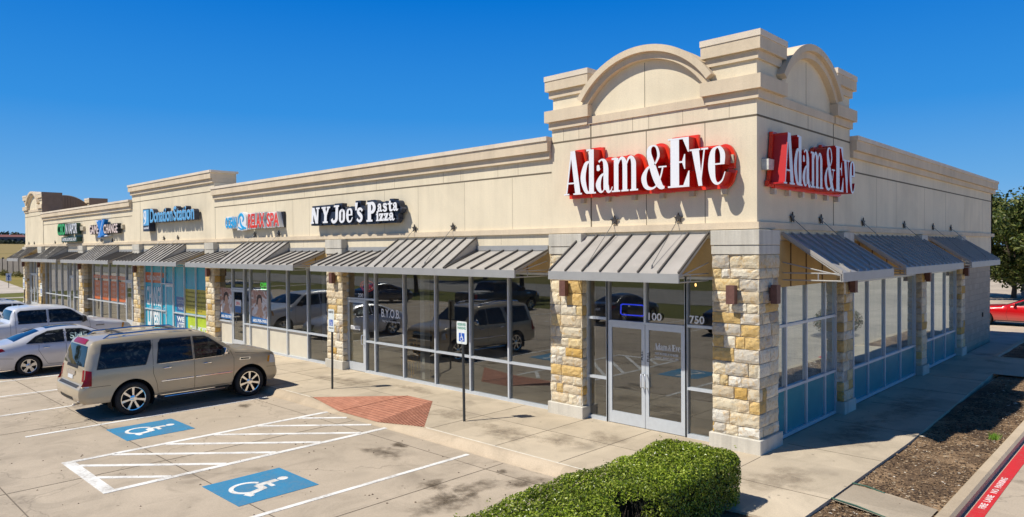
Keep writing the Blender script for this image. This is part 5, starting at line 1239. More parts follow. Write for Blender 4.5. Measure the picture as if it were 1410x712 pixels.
def chaikin(p, k=2):
    for _ in range(k):
        q = [p[0]]
        for a, b in zip(p, p[1:]):
            q += [(a[0] * .75 + b[0] * .25, a[1] * .75 + b[1] * .25), (a[0] * .25 + b[0] * .75, a[1] * .25 + b[1] * .75)]
        p = q + [p[-1]]
    return p
def resample(p, step):
    o = [p[0]]
    for a, b in zip(p, p[1:]):
        L = math.hypot(b[0] - a[0], b[1] - a[1]); n = max(1, math.ceil(L / step))
        o += [(a[0] + (b[0] - a[0]) * i / n, a[1] + (b[1] - a[1]) * i / n) for i in range(1, n + 1)]
    return o
def interp(tab, x):
    if x <= tab[0][0]: return tab[0][1]
    for (a, va), (b, vb) in zip(tab, tab[1:]):
        if x <= b: t = (x - a) / (b - a); t = t * t * (3 - 2 * t); return va + (vb - va) * t
    return tab[-1][1]
def grid_poly(poly, step):
    bm = bmesh.new(); bm.faces.new([bm.verts.new((0, y, z)) for y, z in poly])
    ys = [p[0] for p in poly]; zs = [p[1] for p in poly]
    for ax, lo, hi in ((1, min(ys), max(ys)), (2, min(zs), max(zs))):
        k = math.floor(lo / step) + 1
        while k * step < hi - 1e-4:
            co = [0, 0, 0]; co[ax] = k * step; no = [0, 0, 0]; no[ax] = 1
            bmesh.ops.bisect_plane(bm, geom=bm.verts[:] + bm.edges[:] + bm.faces[:], plane_co=co, plane_no=no, dist=1e-5); k += 1
    bmesh.ops.remove_doubles(bm, verts=bm.verts[:], dist=1e-5)
    bm.verts.index_update()
    v = [(q.co.y, q.co.z) for q in bm.verts]; f = [[q.index for q in fc.verts] for fc in bm.faces]; bm.free()
    return v, f

class Car:
    def __init__(s, label, loc, rz, sp, paint, group=None, zs=1.0):
        s.root = thing(sp['name'], label, sp['cat'], loc, rz, group); s.root.scale = (1, 1, zs)
        s.sp = sp; s.paint = paint
        s.sil = resample(chaikin(sp['sil'], 2), .05); s.L = max(p[0] for p in s.sil)
        s.r, s.a = sp.get('round', (.16, .09))
        s.body()
    def dist(s, y, z):
        d = 9
        for (a, b), (c, e) in zip(s.sil, s.sil[1:]):
            if abs(a - y) > .5 and abs(c - y) > .5: continue
            vx, vy = c - a, e - b; q = vx * vx + vy * vy
            t = 0 if q == 0 else max(0, min(1, ((y - a) * vx + (z - b) * vy) / q))
            d = min(d, math.hypot(y - a - t * vx, z - b - t * vy))
        return d
    def W(s, y, z):
        sp = s.sp; w = interp(sp['w'], z)
        for y0, y1, k in sp['plan']:
            t = (y - y0) / (y1 - y0)
            if t > 0: w *= 1 - k * min(1, t) ** 2
        d = s.dist(y, z)
        if d < s.r: w -= s.a * (1 - math.sqrt(max(0, 1 - (1 - d / s.r) ** 2)))
        return w
    def side_patch(s, poly, off, mat, name, parent, step=.07, sides=(1, -1)):
        v, f = grid_poly(poly, step); m = MB()
        for sd in sides:
            m.add([(sd * (s.W(y, z) + off), y, z) for y, z in v], [tuple(q) if sd < 0 else tuple(q[::-1]) for q in f])
        return m.build(name, mat, parent, smooth=True, angle=40)
    def patch2(s, poly, off, mat, name, parent=None, step=.07):
        return [s.side_patch(poly, off, mat, name, parent or s.root, step, (sd,)) for sd in (1, -1)]
    def strip(s, a, b, frac, off, mat, name, parent=None, na=13, x0=-1, x1=1, crown=True):
        """overlay on the top / nose / tail surface between silhouette points nearest a and b"""
        ia = min(range(len(s.sil)), key=lambda i: math.hypot(s.sil[i][0] - a[0], s.sil[i][1] - a[1]))
        ib = min(range(len(s.sil)), key=lambda i: math.hypot(s.sil[i][0] - b[0], s.sil[i][1] - b[1]))
        fr_ = frac if callable(frac) else (lambda t: frac)
        m = MB(); vs = []
        for i in range(ia, ib + 1):
            t = (i - ia) / max(1, ib - ia)
            for k in range(na):
                q = x0 + (x1 - x0) * k / (na - 1); vs.append(s.top(i, q * fr_(t), off))
        n = ib - ia + 1
        m.add(vs, [(i * na + k, (i + 1) * na + k, (i + 1) * na + k + 1, i * na + k + 1) for i in range(n - 1) for k in range(na - 1)])
        return m.build(name, mat, parent or s.root, smooth=True, angle=50)
    def nrm(s, i):
        a = s.sil[max(0, i - 1)]; b = s.sil[min(len(s.sil) - 1, i + 1)]; dy, dz = b[0] - a[0], b[1] - a[1]; q = math.hypot(dy, dz) or 1
        return (-dz / q, dy / q)
    def top(s, i, q, off=0):
        y, z = s.sil[i]; w = s.we[i]; ny, nz = s.nrm(i)
        c = s.sp['crown'] * (1 - q * q) + off
        return (w * q, y + ny * c, z + nz * c)
    def body(s):
        sp = s.sp; s.we = [s.W(y, z) for y, z in s.sil]
        yr, yf = sp['axles']; Ra, zc = sp['arch'], sp['tyre'] ; zb = sp['sill']
        bot = []
        def arc(yc):
            a0 = math.asin(max(-1, min(1, (zb - zc) / Ra)))
            return [(yc + Ra * math.cos(t), zc + Ra * math.sin(t)) for t in [a0 + (PI - 2 * a0) * i / 20 for i in range(21)]]
        fe, re = s.sil[-1], s.sil[0]
        bot = arc(yf) + arc(yr)
        poly = list(s.sil) + [(yf + Ra * math.cos(math.asin((zb - zc) / Ra)) + .01, zb)] + bot[0:] 
        # drop duplicate points
        pl = []
        for p in poly:
            if not pl or math.hypot(p[0] - pl[-1][0], p[1] - pl[-1][1]) > .004: pl.append(p)
        s.outline = pl
        m = MB()
        v, f = grid_poly(pl, .08)
        for sd in (1, -1): m.add([(sd * s.W(y, z), y, z) for y, z in v], [tuple(q) if sd < 0 else tuple(q[::-1]) for q in f])
        na = 13; n = len(s.sil)
        m.add([s.top(i, -1 + 2 * k / (na - 1)) for i in range(n) for k in range(na)], [(i * na + k, (i + 1) * na + k, (i + 1) * na + k + 1, i * na + k + 1) for i in range(n - 1) for k in range(na - 1)])
        b = m.build('body', s.paint, s.root, smooth=True, angle=38)
        u = MB(); w = interp(sp['w'], zb) - .07; u.box(-w, w, re[0] + .15, yr - Ra - .02, zb, zb + .10); u.box(-w, w, yr + Ra + .01, yf - Ra - .01, zb - .01, zb + .10); u.box(-w, w, yf + Ra + .01, fe[0] - .12, zb, zb + .1); u.box(-w + .3, w - .3, yr - Ra, yf + Ra, zb + .05, zb + .09)
        for yc in (yr, yf):
            for sd in (1, -1):
                wo = s.W(yc, zc + Ra) - .015; wi = wo - .36
                pts = [(yc + (Ra + .004) * math.cos(t), zc + (Ra + .004) * math.sin(t)) for t in [R(-25) + R(230) * i / 16 for i in range(17)]]
                vs = [(sd * wo, y, z) for y, z in pts] + [(sd * wi, y, z) for y, z in pts]; k = len(pts)
                u.add(vs, [(i, i + 1, k + i + 1, k + i) for i in range(k - 1)]); u.add([(sd * wi, y, z) for y, z in pts], [tuple(range(k))])
        u.build('underbody', DARK, s.root)
        for yc in (yr, yf):
            for sd in (1, -1): s.wheel(sd, yc)
    def wheel(s, sd, yc):
        sp = s.sp; rt, rr, tw = sp['tyre'], sp['rim'], sp['tw']
        xo = sp['track'] ; root = empty('wheel', s.root); root.location = (sd * xo, yc, rt)
        F = lambda a, b, d=0: Vector((sd * d, a, b))
        t = MB(); h = tw / 2
        t.lathe([(rr - .01, h - .03), (rr + .012, h - .006), (rr + (rt - rr) * .5, h + .006), (rt - .03, h - .006), (rt - .008, h - .03), (rt, h - .07), (rt, -h + .07), (rt - .01, -h + .03), (rr, -h)], F, 36)
        t.build('tyre', TYRE, root, smooth=True, angle=50)
        w = MB(); w.lathe([(rr + .003, h - .028), (rr - .004, h - .012), (rr - .022, h - .016), (rr - .03, h - .05)], F, 36, 0)
        w.lathe([(rr - .03, h - .05), (rr - .04, h - .16), (0, h - .16)], F, 36, 1)
        n = sp['spokes']; ws = sp.get('spw', .05)
        for k in range(n):
            t0 = PI / 2 + 2 * PI * k / n; ca, sa = math.cos(t0), math.sin(t0)
            P = lambda r_, o, d: F(ca * r_ - sa * o, sa * r_ + ca * o, d)
            r0, r1 = .05, rr - .018; w0, w1 = ws * .62, ws
            q = [P(r0, -w0, h - .03), P(r1, -w1, h - .022), P(r1, w1, h - .022), P(r0, w0, h - .03), P(r0, -w0, h - .09), P(r1, -w1 * 1.1, h - .08), P(r1, w1 * 1.1, h - .08), P(r0, w0, h - .09)]
            w.add(q, [(0, 1, 2, 3), (0, 4, 5, 1), (3, 2, 6, 7), (1, 5, 6, 2)], 0)
        w.lathe([(.085, h - .05), (.08, h - .018), (.055, h - .01), (0, h - .008)], F, 20, 0)
        w.build('rim', [sp.get('rimmat', RIMM), RIMD], root, smooth=True, angle=30)
    # ---- common details
    def windows(s, polys, trim=CHROME):
        for p in polys:
            s.patch2(grow_poly(p, .022), .0025, RUBB, 'window_trim')
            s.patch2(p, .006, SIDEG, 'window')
    def seams(s, lines, w=.008):
        m = MB()
        for pts in lines:
            pts = resample(pts, .06)
            for sd in (1, -1):
                L, Rr = [], []
                for i, p in enumerate(pts):
                    a = pts[max(0, i - 1)]; b = pts[min(len(pts) - 1, i + 1)]; q = math.hypot(b[0] - a[0], b[1] - a[1]) or 1
                    ny, nz = -(b[1] - a[1]) / q * w * .5, (b[0] - a[0]) / q * w * .5
                    L.append((p[0] + ny, p[1] + nz)); Rr.append((p[0] - ny, p[1] - nz))
                n = len(pts); vs = [(sd * (s.W(y, z) + .0022), y, z) for y, z in L + Rr]
                m.add(vs, [(i, i + 1, n + i + 1, n + i) for i in range(n - 1)])
        m.build('panel_gap', DARK, s.root)
    def bar(s, y0, z0, y1, z1, h, off, mat, name, th=.02):
        """raised strip along the side"""
        for sd in (1, -1):
            m = MB(); n = 10; vs = []
            for i in range(n + 1):
                t = i / n; y = y0 + (y1 - y0) * t; z = z0 + (z1 - z0) * t; x = s.W(y, z) + off
                vs += [(sd * (x - .03), y, z - h / 2), (sd * x, y, z - h / 2), (sd * (x + th), y, z - h * .25), (sd * (x + th), y, z + h * .25), (sd * x, y, z + h / 2), (sd * (x - .03), y, z + h / 2)]
            m.add(vs, [(i * 6 + k, i * 6 + (k + 1) % 6, (i + 1) * 6 + (k + 1) % 6, (i + 1) * 6 + k) for i in range(n) for k in range(6)] + [tuple(range(6)), tuple(n * 6 + k for k in range(5, -1, -1))])
            m.build(name, mat, s.root, smooth=True, angle=30)
    def handle(s, y, z, mat, ln=.2):
        for sd in (1, -1):
            m = MB(); x = s.W(y, z); m.tube([(sd * (x - .01), y - ln / 2, z), (sd * (x + .035), y - ln * .36, z), (sd * (x + .04), y, z + .005), (sd * (x + .035), y + ln * .36, z), (sd * (x - .01), y + ln / 2, z)], [.012, .017, .019, .017, .012], 8)
            m.build('door_handle', mat, s.root, smooth=True)
    def mirror(s, y, z, mat, sc=1.0):
        for sd in (1, -1):
            x = s.W(y, z) ; m = MB()
            pr = [(-.085, .0), (-.07, .03), (.0, .05), (.07, .03), (.1, -.0)]
            m.lathe([(.02, .09), (.085, .07), (.12, .0), (.115, -.04), (.09, -.05), (0, -.05)], lambda a, b, d: Vector((sd * (x + .15 * sc + a * sc * 1.05), y + d * sc, z + .04 + b * sc)), 16)
            m.tube([(sd * (x - .03), y, z - .03), (sd * (x + .1), y, z)], [.04, .03], 8)
            mo = m.build('mirror', mat, s.root, smooth=True, angle=50)
            g = MB(); g.lathe([(.085, -.052), (0, -.0525)], lambda a, b, d: Vector((sd * (x + .15 * sc + a * sc * 1.05), y + d * sc, z + .04 + b * sc)), 14); g.build('mirror_glass', AUTOG, mo)

# -------- large gold SUV
SUV = dict(name='suv', cat='suv', sil=[(.14, .40), (.03, .47), (.0, .62), (.01, .78), (.10, .83), (.12, 1.0), (.15, 1.22), (.24, 1.55), (.31, 1.78), (.42, 1.86), (1.2, 1.90), (2.0, 1.905), (2.75, 1.88), (3.05, 1.815), (3.38, 1.57), (3.70, 1.34), (3.86, 1.295), (4.35, 1.26), (4.72, 1.19), (4.86, 1.10), (4.89, .92), (4.90, .75), (4.955, .64), (4.94, .44), (4.84, .36)],
           w=[(.35, .93), (.55, .985), (.85, 1.0), (1.08, .99), (1.19, .968), (1.5, .90), (1.75, .82), (1.9, .78)], plan=[(4.2, 4.95, .06), (.9, .0, .03)], round=(.13, .07), crown=.035, axles=(1.16, 4.10), arch=.485, tyre=.402, rim=.285, tw=.28, track=.855, sill=.39, spokes=7, spw=.029, rimmat=CHROME)
def suv(label, loc, rz, paint, group=None, front_only=False):
    c = Car(label, loc, rz, SUV, paint, group); P = c.root
    c.windows([[(.40, 1.21), (1.44, 1.20), (1.61, 1.64), (1.60, 1.745), (.54, 1.745)], [(1.73, 1.20), (2.57, 1.20), (2.57, 1.745), (1.86, 1.75), (1.81, 1.70)], [(2.66, 1.20), (3.52, 1.24), (3.50, 1.33), (3.04, 1.68), (2.94, 1.73), (2.66, 1.745)]])
    c.seams([[(1.66, 1.76), (1.62, 1.15), (1.62, .95), (1.70, .70), (1.73, .47)], [(2.62, 1.74), (2.62, .44)], [(3.58, 1.30), (3.66, 1.1), (3.64, .45)], [(1.73, .44), (3.64, .44)], [(.02, .80), (.66, .80)], [(4.585, .76), (4.88, .74)], [(3.70, 1.24), (4.8, 1.10)]])
    for y in (1.95, 2.95): c.handle(y, 1.06, CHROME, .22)
    c.bar(1.80, .735, 2.60, .735, .045, .004, CHROME, 'side_moulding', .012); c.bar(2.65, .735, 3.60, .735, .045, .004, CHROME, 'side_moulding', .012)
    c.bar(1.76, 1.172, 3.50, 1.205, .018, .006, CHROME, 'window_moulding', .008)
    for sd in (1, -1):
        b = MB(); b.tube([(sd * .93, 1.72, .37), (sd * 1.0, 1.82, .345), (sd * 1.0, 3.42, .345), (sd * .93, 3.54, .37)], [.03, .042, .042, .03], 8); b.build('running_board', RUBB, P, smooth=True)
        b = MB(); b.tube([(sd * 1.035, 1.86, .352), (sd * 1.035, 3.38, .352)], .014, 6); b.build('chrome_strip', CHROME, P)
        b = MB(); b.tube([(sd * .62, .62, 1.86), (sd * .64, .75, 1.945), (sd * .64, 1.8, 1.975), (sd * .64, 2.6, 1.94), (sd * .63, 2.78, 1.86)], [.026, .034, .032, .032, .024], 8); b.build('roof_rail', CHROME, P, smooth=True)
    for y in (1.05, 2.25):
        b = MB(); b.tube([(-.63, y, 1.965), (0, y, 1.985), (.63, y, 1.965)], .026, 6); b.build('roof_bar', RUBB, P)
    c.patch2([(3.80, 1.03), (4.10, 1.015), (4.12, 1.085), (3.82, 1.10)], .006, CHROME, 'fender_vent'); c.patch2([(3.84, 1.045), (4.07, 1.035), (4.08, 1.067), (3.85, 1.08)], .010, DARK, 'vent_slot')
    c.strip((3.70, 1.32), (3.06, 1.79), .9, .004, AUTOG, 'windshield') if False else None
    i0, i1 = (3.06, 1.80), (3.68, 1.335)
    c.strip(i0, i1, .955, .004, AUTOG, 'windshield')
    c.strip((.175, 1.26), (.335, 1.70), lambda t: .93 - .04 * t, .006, AUTOG, 'rear_window')
    c.strip((.16, 1.20), (.172, 1.25), .5, .004, RUBB, 'wiper_panel')
    c.strip((.345, 1.74), (.40, 1.80), .62, .012, LAMP_R, 'high_brake_light')
    c.patch2([(.035, .83), (.26, .83), (.27, 1.17), (.155, 1.20), (.13, 1.0)], .008, LAMP_R, 'taillight')
    c.patch2([(.115, .80), (.20, .80), (.20, .83), (.115, .83)], .007, LAMP_W, 'reverse_light')
    c.strip((.115, .92), (.155, 1.2), 1.0, .005, LAMP_R, 'taillight_edge', x0=.88, x1=1.0, na=4); c.strip((.115, .92), (.155, 1.2), 1.0, .005, LAMP_R, 'taillight_edge', x0=-1.0, x1=-.88, na=4)
    c.strip((.125, 1.03), (.142, 1.13), .36, .014, CHROME, 'tailgate_bar')
    c.strip((.118, .93), (.13, 1.04), .22, .010, PLATE, 'licence_plate')
    c.strip((.01, .79), (.09, .825), .8, .006, RUBB, 'bumper_step'); c.strip((.02, .49), (.0, .58), .55, .005, RUBB, 'bumper_insert')
    b = MB(); b.tube([(.55, -.03, .36), (.55, .25, .38)], .045, 10); b.build('exhaust_pipe', CHROME, P)
    c.patch2([(4.66, .86), (4.86, .84), (4.83, 1.04), (4.70, 1.08)], .006, LAMP_W, 'headlight'); c.patch2([(4.60, .90), (4.65, .88), (4.69, 1.05), (4.63, 1.06)], .007, LAMP_A, 'turn_signal')
    c.strip((4.87, 1.05), (4.90, .76), .60, .008, DARK, 'grille')
    for q in range(5): c.strip((4.874 + .004 * q, 1.03 - .055 * q), (4.876 + .004 * q, 1.008 - .055 * q), .58, .016, CHROME, 'grille_bar')
    c.strip((4.862, 1.09), (4.868, 1.06), .62, .014, CHROME, 'grille_frame')
    c.strip((4.95, .60), (4.945, .52), .7, .006, DARK, 'bumper_intake')
    c.mirror(3.36, 1.28, paint if front_only else CHROME)
    t = MB(); t.tube([(.0, 1.0, 1.93), (.0, .95, 1.99)], [.03, .008], 6); t.build('antenna', paint, P)
    return c
GOLD = carpaint('paint_gold_mist', (.53, .44, .30), .2, .28)
suv('large gold beige SUV with chrome wheels parked facing the shops beside the hatched bay', (-13.62, -7.86, -.15), 0, GOLD)

# -------- silver white sedan
SED = dict(name='sedan', cat='car', sil=[(.14, .27), (.03, .36), (.0, .55), (.03, .80), (.10, .96), (.30, 1.03), (.62, 1.07), (1.05, 1.26), (1.55, 1.425), (2.05, 1.475), (2.50, 1.465), (2.85, 1.39), (3.35, 1.16), (3.66, 1.02), (3.80, .98), (4.25, .90), (4.58, .79), (4.75, .64), (4.80, .48), (4.78, .30), (4.66, .22)],
           w=[(.22, .85), (.40, .90), (.68, .915), (.90, .89), (1.02, .84), (1.25, .70), (1.47, .56)], plan=[(3.7, 4.82, .20), (1.0, .0, .10)], round=(.15, .10), crown=.035, axles=(1.03, 3.83), arch=.375, tyre=.325, rim=.222, tw=.215, track=.795, sill=.24, spokes=5, spw=.055)
def sedan(label, loc, rz, paint, group=None, glimpsed_letters=False, zs=1.0):
    c = Car(label, loc, rz, SED, paint, group, zs); P = c.root
    c.windows([[(.98, 1.03), (2.02, 1.00), (2.04, 1.385), (1.62, 1.36), (1.28, 1.23)], [(2.12, 1.00), (3.26, .985), (3.20, 1.05), (2.78, 1.30), (2.58, 1.37), (2.14, 1.39)]])
    c.seams([[(1.32, 1.0), (1.30, .80), (1.46, .50), (1.56, .34), (2.06, .33)], [(2.08, 1.40), (2.07, .33)], [(3.30, 1.0), (3.40, .70), (3.34, .33), (2.06, .33)], [(.06, .66), (.62, .60)]])
    c.handle(1.52, .88, CHROME); c.handle(2.48, .86, CHROME)
    c.bar(.98, 1.003, 3.26, .965, .014, .006, CHROME, 'window_moulding', .006)
    c.strip((2.86, 1.39), (3.62, 1.04), .95, .004, AUTOG, 'windshield'); c.strip((.66, 1.09), (1.40, 1.385), .92, .004, AUTOG, 'rear_window'); c.strip((1.62, 1.44), (2.55, 1.46), .82, .004, AUTOG, 'sunroof')
    c.patch2([(.05, .78), (.42, .86), (.34, .94), (.10, .96)], .006, LAMP_R, 'taillight'); c.patch2([(4.20, .70), (4.66, .60), (4.60, .72), (4.30, .83)], .006, LAMP_W, 'headlight')
    c.strip((.012, .70), (.03, .82), .26, .006, PLATE, 'licence_plate'); c.strip((.0, .50), (.02, .36), .7, .004, RUBB, 'bumper_insert')
    c.strip((4.72, .68), (4.80, .50), .42, .006, DARK, 'grille'); c.strip((4.80, .44), (4.78, .32), .7, .005, DARK, 'bumper_intake')
    c.mirror(3.08, 1.0, paint, .85)
    if glimpsed_letters:
        t = MB(); text(t, 'SMR', lambda a, b, d=0: Vector((c.W(a, b) + d, a, b)), 2.22, 2.78, 1.09, 1.27, .010, .010, bold=.02); t.build('lettering', M('glimpsed_text', (.55, .68, .62), .5), P)  # storefront letters glimpsed in the glass, put on as text
    return c
SILV = carpaint('paint_silver_white', (.66, .66, .69), .25, .28)
sedan('silver white sedan with dark glass roof parked between the gold SUV and the pickup', (-21.8, -8.12, -.15), 0, SILV, glimpsed_letters=True)

# -------- white crew cab pickup
PUP = dict(name='pickup_truck', cat='pickup', sil=[(.10, .46), (.0, .52), (.0, .66), (.06, .74), (.06, 1.25), (.10, 1.36), (1.0, 1.365), (1.66, 1.37), (1.73, 1.42), (1.80, 1.70), (1.90, 1.88), (2.1, 1.925), (2.8, 1.95), (3.4, 1.91), (3.72, 1.83), (4.10, 1.55), (4.40, 1.35), (4.55, 1.31), (5.2, 1.25), (5.62, 1.16), (5.76, 1.02), (5.80, .78), (5.84, .60), (5.78, .46), (5.66, .40)],
           w=[(.40, .93), (.60, .995), (.95, 1.01), (1.25, .985), (1.40, .93), (1.7, .82), (1.95, .74)], plan=[(4.8, 5.9, .10), (.6, .0, .02)], round=(.15, .08), crown=.03, axles=(1.22, 4.86), arch=.475, tyre=.405, rim=.255, tw=.27, track=.86, sill=.46, spokes=6, spw=.06)
def pickup(label, loc, rz, paint, group=None):
    c = Car(label, loc, rz, PUP, paint, group); P = c.root
    c.windows([[(1.98, 1.36), (2.84, 1.36), (2.84, 1.80), (2.06, 1.80), (1.98, 1.74)], [(2.95, 1.36), (4.16, 1.34), (4.10, 1.42), (3.66, 1.76), (3.52, 1.80), (2.95, 1.80)]])
    c.seams([[(1.72, 1.40), (1.72, .50)], [(1.88, 1.84), (1.88, .9), (2.0, .52)], [(2.90, 1.85), (2.90, .52)], [(4.24, 1.34), (4.30, .8), (4.22, .52)], [(1.9, .52), (4.22, .52)]])
    c.handle(2.12, 1.16, paint); c.handle(3.10, 1.16, paint)
    c.strip((3.74, 1.82), (4.36, 1.38), .95, .004, AUTOG, 'windshield'); c.strip((1.755, 1.48), (1.875, 1.82), .86, .004, AUTOG, 'rear_window')
    c.strip((.16, 1.365), (1.60, 1.37), .86, .004, M('bed_liner', (.30, .30, .31), .7), 'cargo_bed')
    c.patch2([(.06, .95), (.20, .95), (.20, 1.28), (.07, 1.28)], .006, LAMP_R, 'taillight'); c.patch2([(5.44, .94), (5.70, .90), (5.66, 1.10), (5.50, 1.16)], .006, LAMP_W, 'headlight'); c.patch2([(5.36, .95), (5.43, .94), (5.48, 1.15), (5.40, 1.15)], .006, LAMP_A, 'turn_signal')
    c.strip((5.70, 1.10), (5.79, .86), .62, .008, CHROME, 'grille'); c.strip((5.735, 1.05), (5.79, .90), .55, .014, DARK, 'grille_mesh'); c.strip((5.82, .72), (5.80, .50), .9, .008, CHROME, 'bumper')
    c.strip((.0, .54), (.0, .68), .95, .008, CHROME, 'bumper')
    c.patch2([(4.45, 1.10), (4.75, 1.10), (4.75, 1.15), (4.47, 1.15)], .006, CHROME, 'fender_badge')
    c.mirror(4.02, 1.38, RUBB, 1.1); c.mirror
    b = MB(); b.tube([(0, 2.2, 1.93), (0, 2.12, 2.0)], [.03, .01], 6); b.build('antenna', paint, P)
    return c
WHITE = carpaint('paint_white', (.72, .72, .74), .05, .28)
pickup('white crew cab pickup truck parked beyond the silver white sedan', (-25.7, -8.55, -.15), 0, WHITE)

# -------- cars at the left edge
XUV = dict(SUV); XUV.update(spokes=5, rimmat=RIMM)
sedan('white car parked just beyond the pickup bed, mostly hidden by it', (-29.4, -9.2, -.15), 0, WHITE, zs=1.10)
suv('white SUV parked beyond all the other cars of its row', (-34.0, -7.75, -.15), 0, WHITE, front_only=True).root.scale = (1, 1, .9)

# -------- red coupe behind the building
CPE = dict(name='coupe', cat='sports car', sil=[(.12, .26), (.02, .36), (.0, .60), (.04, .90), (.14, 1.0), (.55, 1.04), (.90, 1.10), (1.35, 1.30), (1.80, 1.36), (2.20, 1.33), (2.70, 1.12), (2.98, 1.00), (3.15, .98), (4.0, .93), (4.55, .83), (4.76, .70), (4.80, .50), (4.76, .32), (4.62, .24)],
           w=[(.24, .88), (.45, .95), (.75, .96), (.95, .92), (1.05, .84), (1.36, .60)], plan=[(3.6, 4.8, .12), (1.0, .0, .05)], round=(.16, .09), crown=.03, axles=(.98, 3.83), arch=.39, tyre=.345, rim=.26, tw=.25, track=.83, sill=.23, spokes=5, spw=.045)
c = Car('bright red two door coupe parked behind the far end of the building', (2.3, 30.0, -.15), PI / 2, CPE, carpaint('paint_red', (.62, .008, .012), .1, .2))
c.windows([[(1.35, 1.05), (2.76, 1.01), (2.66, 1.06), (2.14, 1.28), (1.72, 1.29), (1.42, 1.18)]]); c.seams([[(1.40, 1.02), (1.42, .5), (1.6, .3)], [(2.82, 1.0), (2.92, .6), (2.85, .3), (1.6, .3)]])
c.handle(1.6, .84, DARK); c.mirror(2.58, 1.04, c.paint, .85); c.strip((2.24, 1.32), (2.92, 1.02), .94, .004, AUTOG, 'windshield'); c.strip((.85, 1.10), (1.32, 1.29), .9, .004, AUTOG, 'rear_window')
c.patch2([(4.3, .66), (4.66, .62), (4.62, .74), (4.36, .80)], .006, LAMP_W, 'headlight'); c.bar(1.35, .27, 3.42, .27, .05, .0, RUBB, 'sill_trim', .015)
# -------- the opposite row of the lot, seen mirrored in the shop windows
DKG = carpaint('paint_graphite', (.035, .038, .042), .3, .25); NVY = carpaint('paint_navy', (.02, .03, .06), .3, .25)
pickup('dark graphite pickup truck in the opposite parking row, mirrored in the pizza shop window', (-25.6, -15.9, -.15), PI, DKG)
sedan('dark graphite sedan in the opposite parking row, mirrored above the white double doors', (-16.4, -16.9, -.15), PI, DKG)
sedan('dark navy sedan in the opposite parking row, mirrored in the spa window', (-37.6, -16.2, -.15), PI, NVY)
sedan('dark navy sedan in the opposite parking row, mirrored in the corner shop windows', (-9.3, -16.2, -.15), PI, NVY)
# ------------------------------------------------------------------ planting
LEAF_H = leafmat('hedge_leaf', [(.035, .065, .006), (.12, .18, .010), (.22, .30, .020), (.33, .41, .035), (.54, .58, .13)], .30, .25)
def leaf(mb, p, nrm, s, rd):
    n = (Vector(nrm) + Vector((rd.gauss(0, .55), rd.gauss(0, .55), rd.gauss(0, .55)))).normalized()
    t = n.orthogonal().normalized(); q = Matrix.Rotation(rd.uniform(0, 6.28), 3, n) @ t; b = n.cross(q)
    L, W = s, s * rd.uniform(.42, .6); p = Vector(p)
    o = len(mb.v)
    mb.v += [tuple(p - q * L * .5), tuple(p + b * W * .5 + n * W * .14), tuple(p + q * L * .55), tuple(p - b * W * .5 + n * W * .14)]
    mb.f += [(o, o + 1, o + 2), (o, o + 2, o + 3)]; mb.mi += [0, 0]; mb.c += [None, None]
from mathutils import noise as MN
hroot = thing('hedge', 'clipped dense green box hedge in the foreground at the end of the parking row', 'hedge', (.35, -5.5, 0))
rd = random.Random(77)
HX0, HX1, HY0, HY1, HZ = -.22, 1.03, -9.0, -2.72, .80
def hedge_pt(u, v, face):
    pass
lv = MB()
O = Vector(hroot.location)
def hsurf(x, y, z):
    """distance-like field of a rounded box with lumps; > 0 outside"""
    cx, cy = (HX0 + HX1) / 2, (HY0 + HY1) / 2; rr = .20
    dx = abs(x - cx) - (HX1 - HX0) / 2 + rr; dy = abs(y - cy) - (HY1 - HY0) / 2 + rr; dz = (z - HZ) + rr
    d = math.sqrt(max(dx, 0) ** 2 + max(dy, 0) ** 2 + max(dz, 0) ** 2) + min(max(dx, dy, dz), 0) - rr
    d += MN.noise((x * 1.7, y * 1.7, z * 1.7)) * .07 + MN.noise((x * 5, y * 5, z * 5)) * .03
    # the thin place on the walk side where two plants meet
    g = math.hypot((y + 5.45) / .46, (x - 1.05) / .50)
    if g < 1 and z > .1: d += (1 - g) * .5
    return d
def grad(x, y, z):
    e = .02; return Vector((hsurf(x + e, y, z) - hsurf(x - e, y, z), hsurf(x, y + e, z) - hsurf(x, y - e, z), hsurf(x, y, z + e) - hsurf(x, y, z - e))).normalized()
n = 0; tries = 0
while n < 64000 and tries < 600000:
    tries += 1
    k = rd.random()
    if k > .93: x, y, z = rd.uniform(HX0 - .12, HX0 + .22), HY1 + .1 - (HY1 - HY0 + .2) * rd.random() ** 1.2, rd.uniform(HZ - .34, HZ + .06)
    elif k < .54: x, y, z = rd.uniform(HX0 - .1, HX1 + .1), HY1 + .1 - (HY1 - HY0 + .2) * rd.random() ** 1.25, rd.uniform(HZ - .16, HZ + .12)
    elif k < .78: x, y, z = rd.uniform(HX1 - .18, HX1 + .12), HY1 + .1 - (HY1 - HY0 + .1) * rd.random() ** 1.25, rd.uniform(.02, HZ)
    elif k < .88: x, y, z = rd.uniform(HX0, HX1), rd.uniform(HY1 - .15, HY1 + .1), rd.uniform(.02, HZ)
    else: x, y, z = rd.uniform(HX0 - .1, HX0 + .12), rd.uniform(HY0, HY1), rd.uniform(.02, HZ)
    d = hsurf(x, y, z)
    if -.10 < d < .028:
        leaf(lv, Vector((x, y, z)) - O, grad(x, y, z) * 1.0, rd.uniform(.026, .048), rd); n += 1
for i in range(70):   # stray shoots
    x, y = rd.uniform(HX0, HX1), rd.uniform(HY0, HY1); z = HZ
    for k in range(4): leaf(lv, Vector((x + rd.gauss(0, .02), y + rd.gauss(0, .02), z + .01 + k * .014)) - O, (0, 0, 1), .034, rd)
lv.build('foliage', LEAF_H, hroot)
hc = MB(); N = 26; vs = []
core = [(HX0 + .12, HX1 - .12, HY0 + .12, HY1 - .14, .0, HZ - .13)]
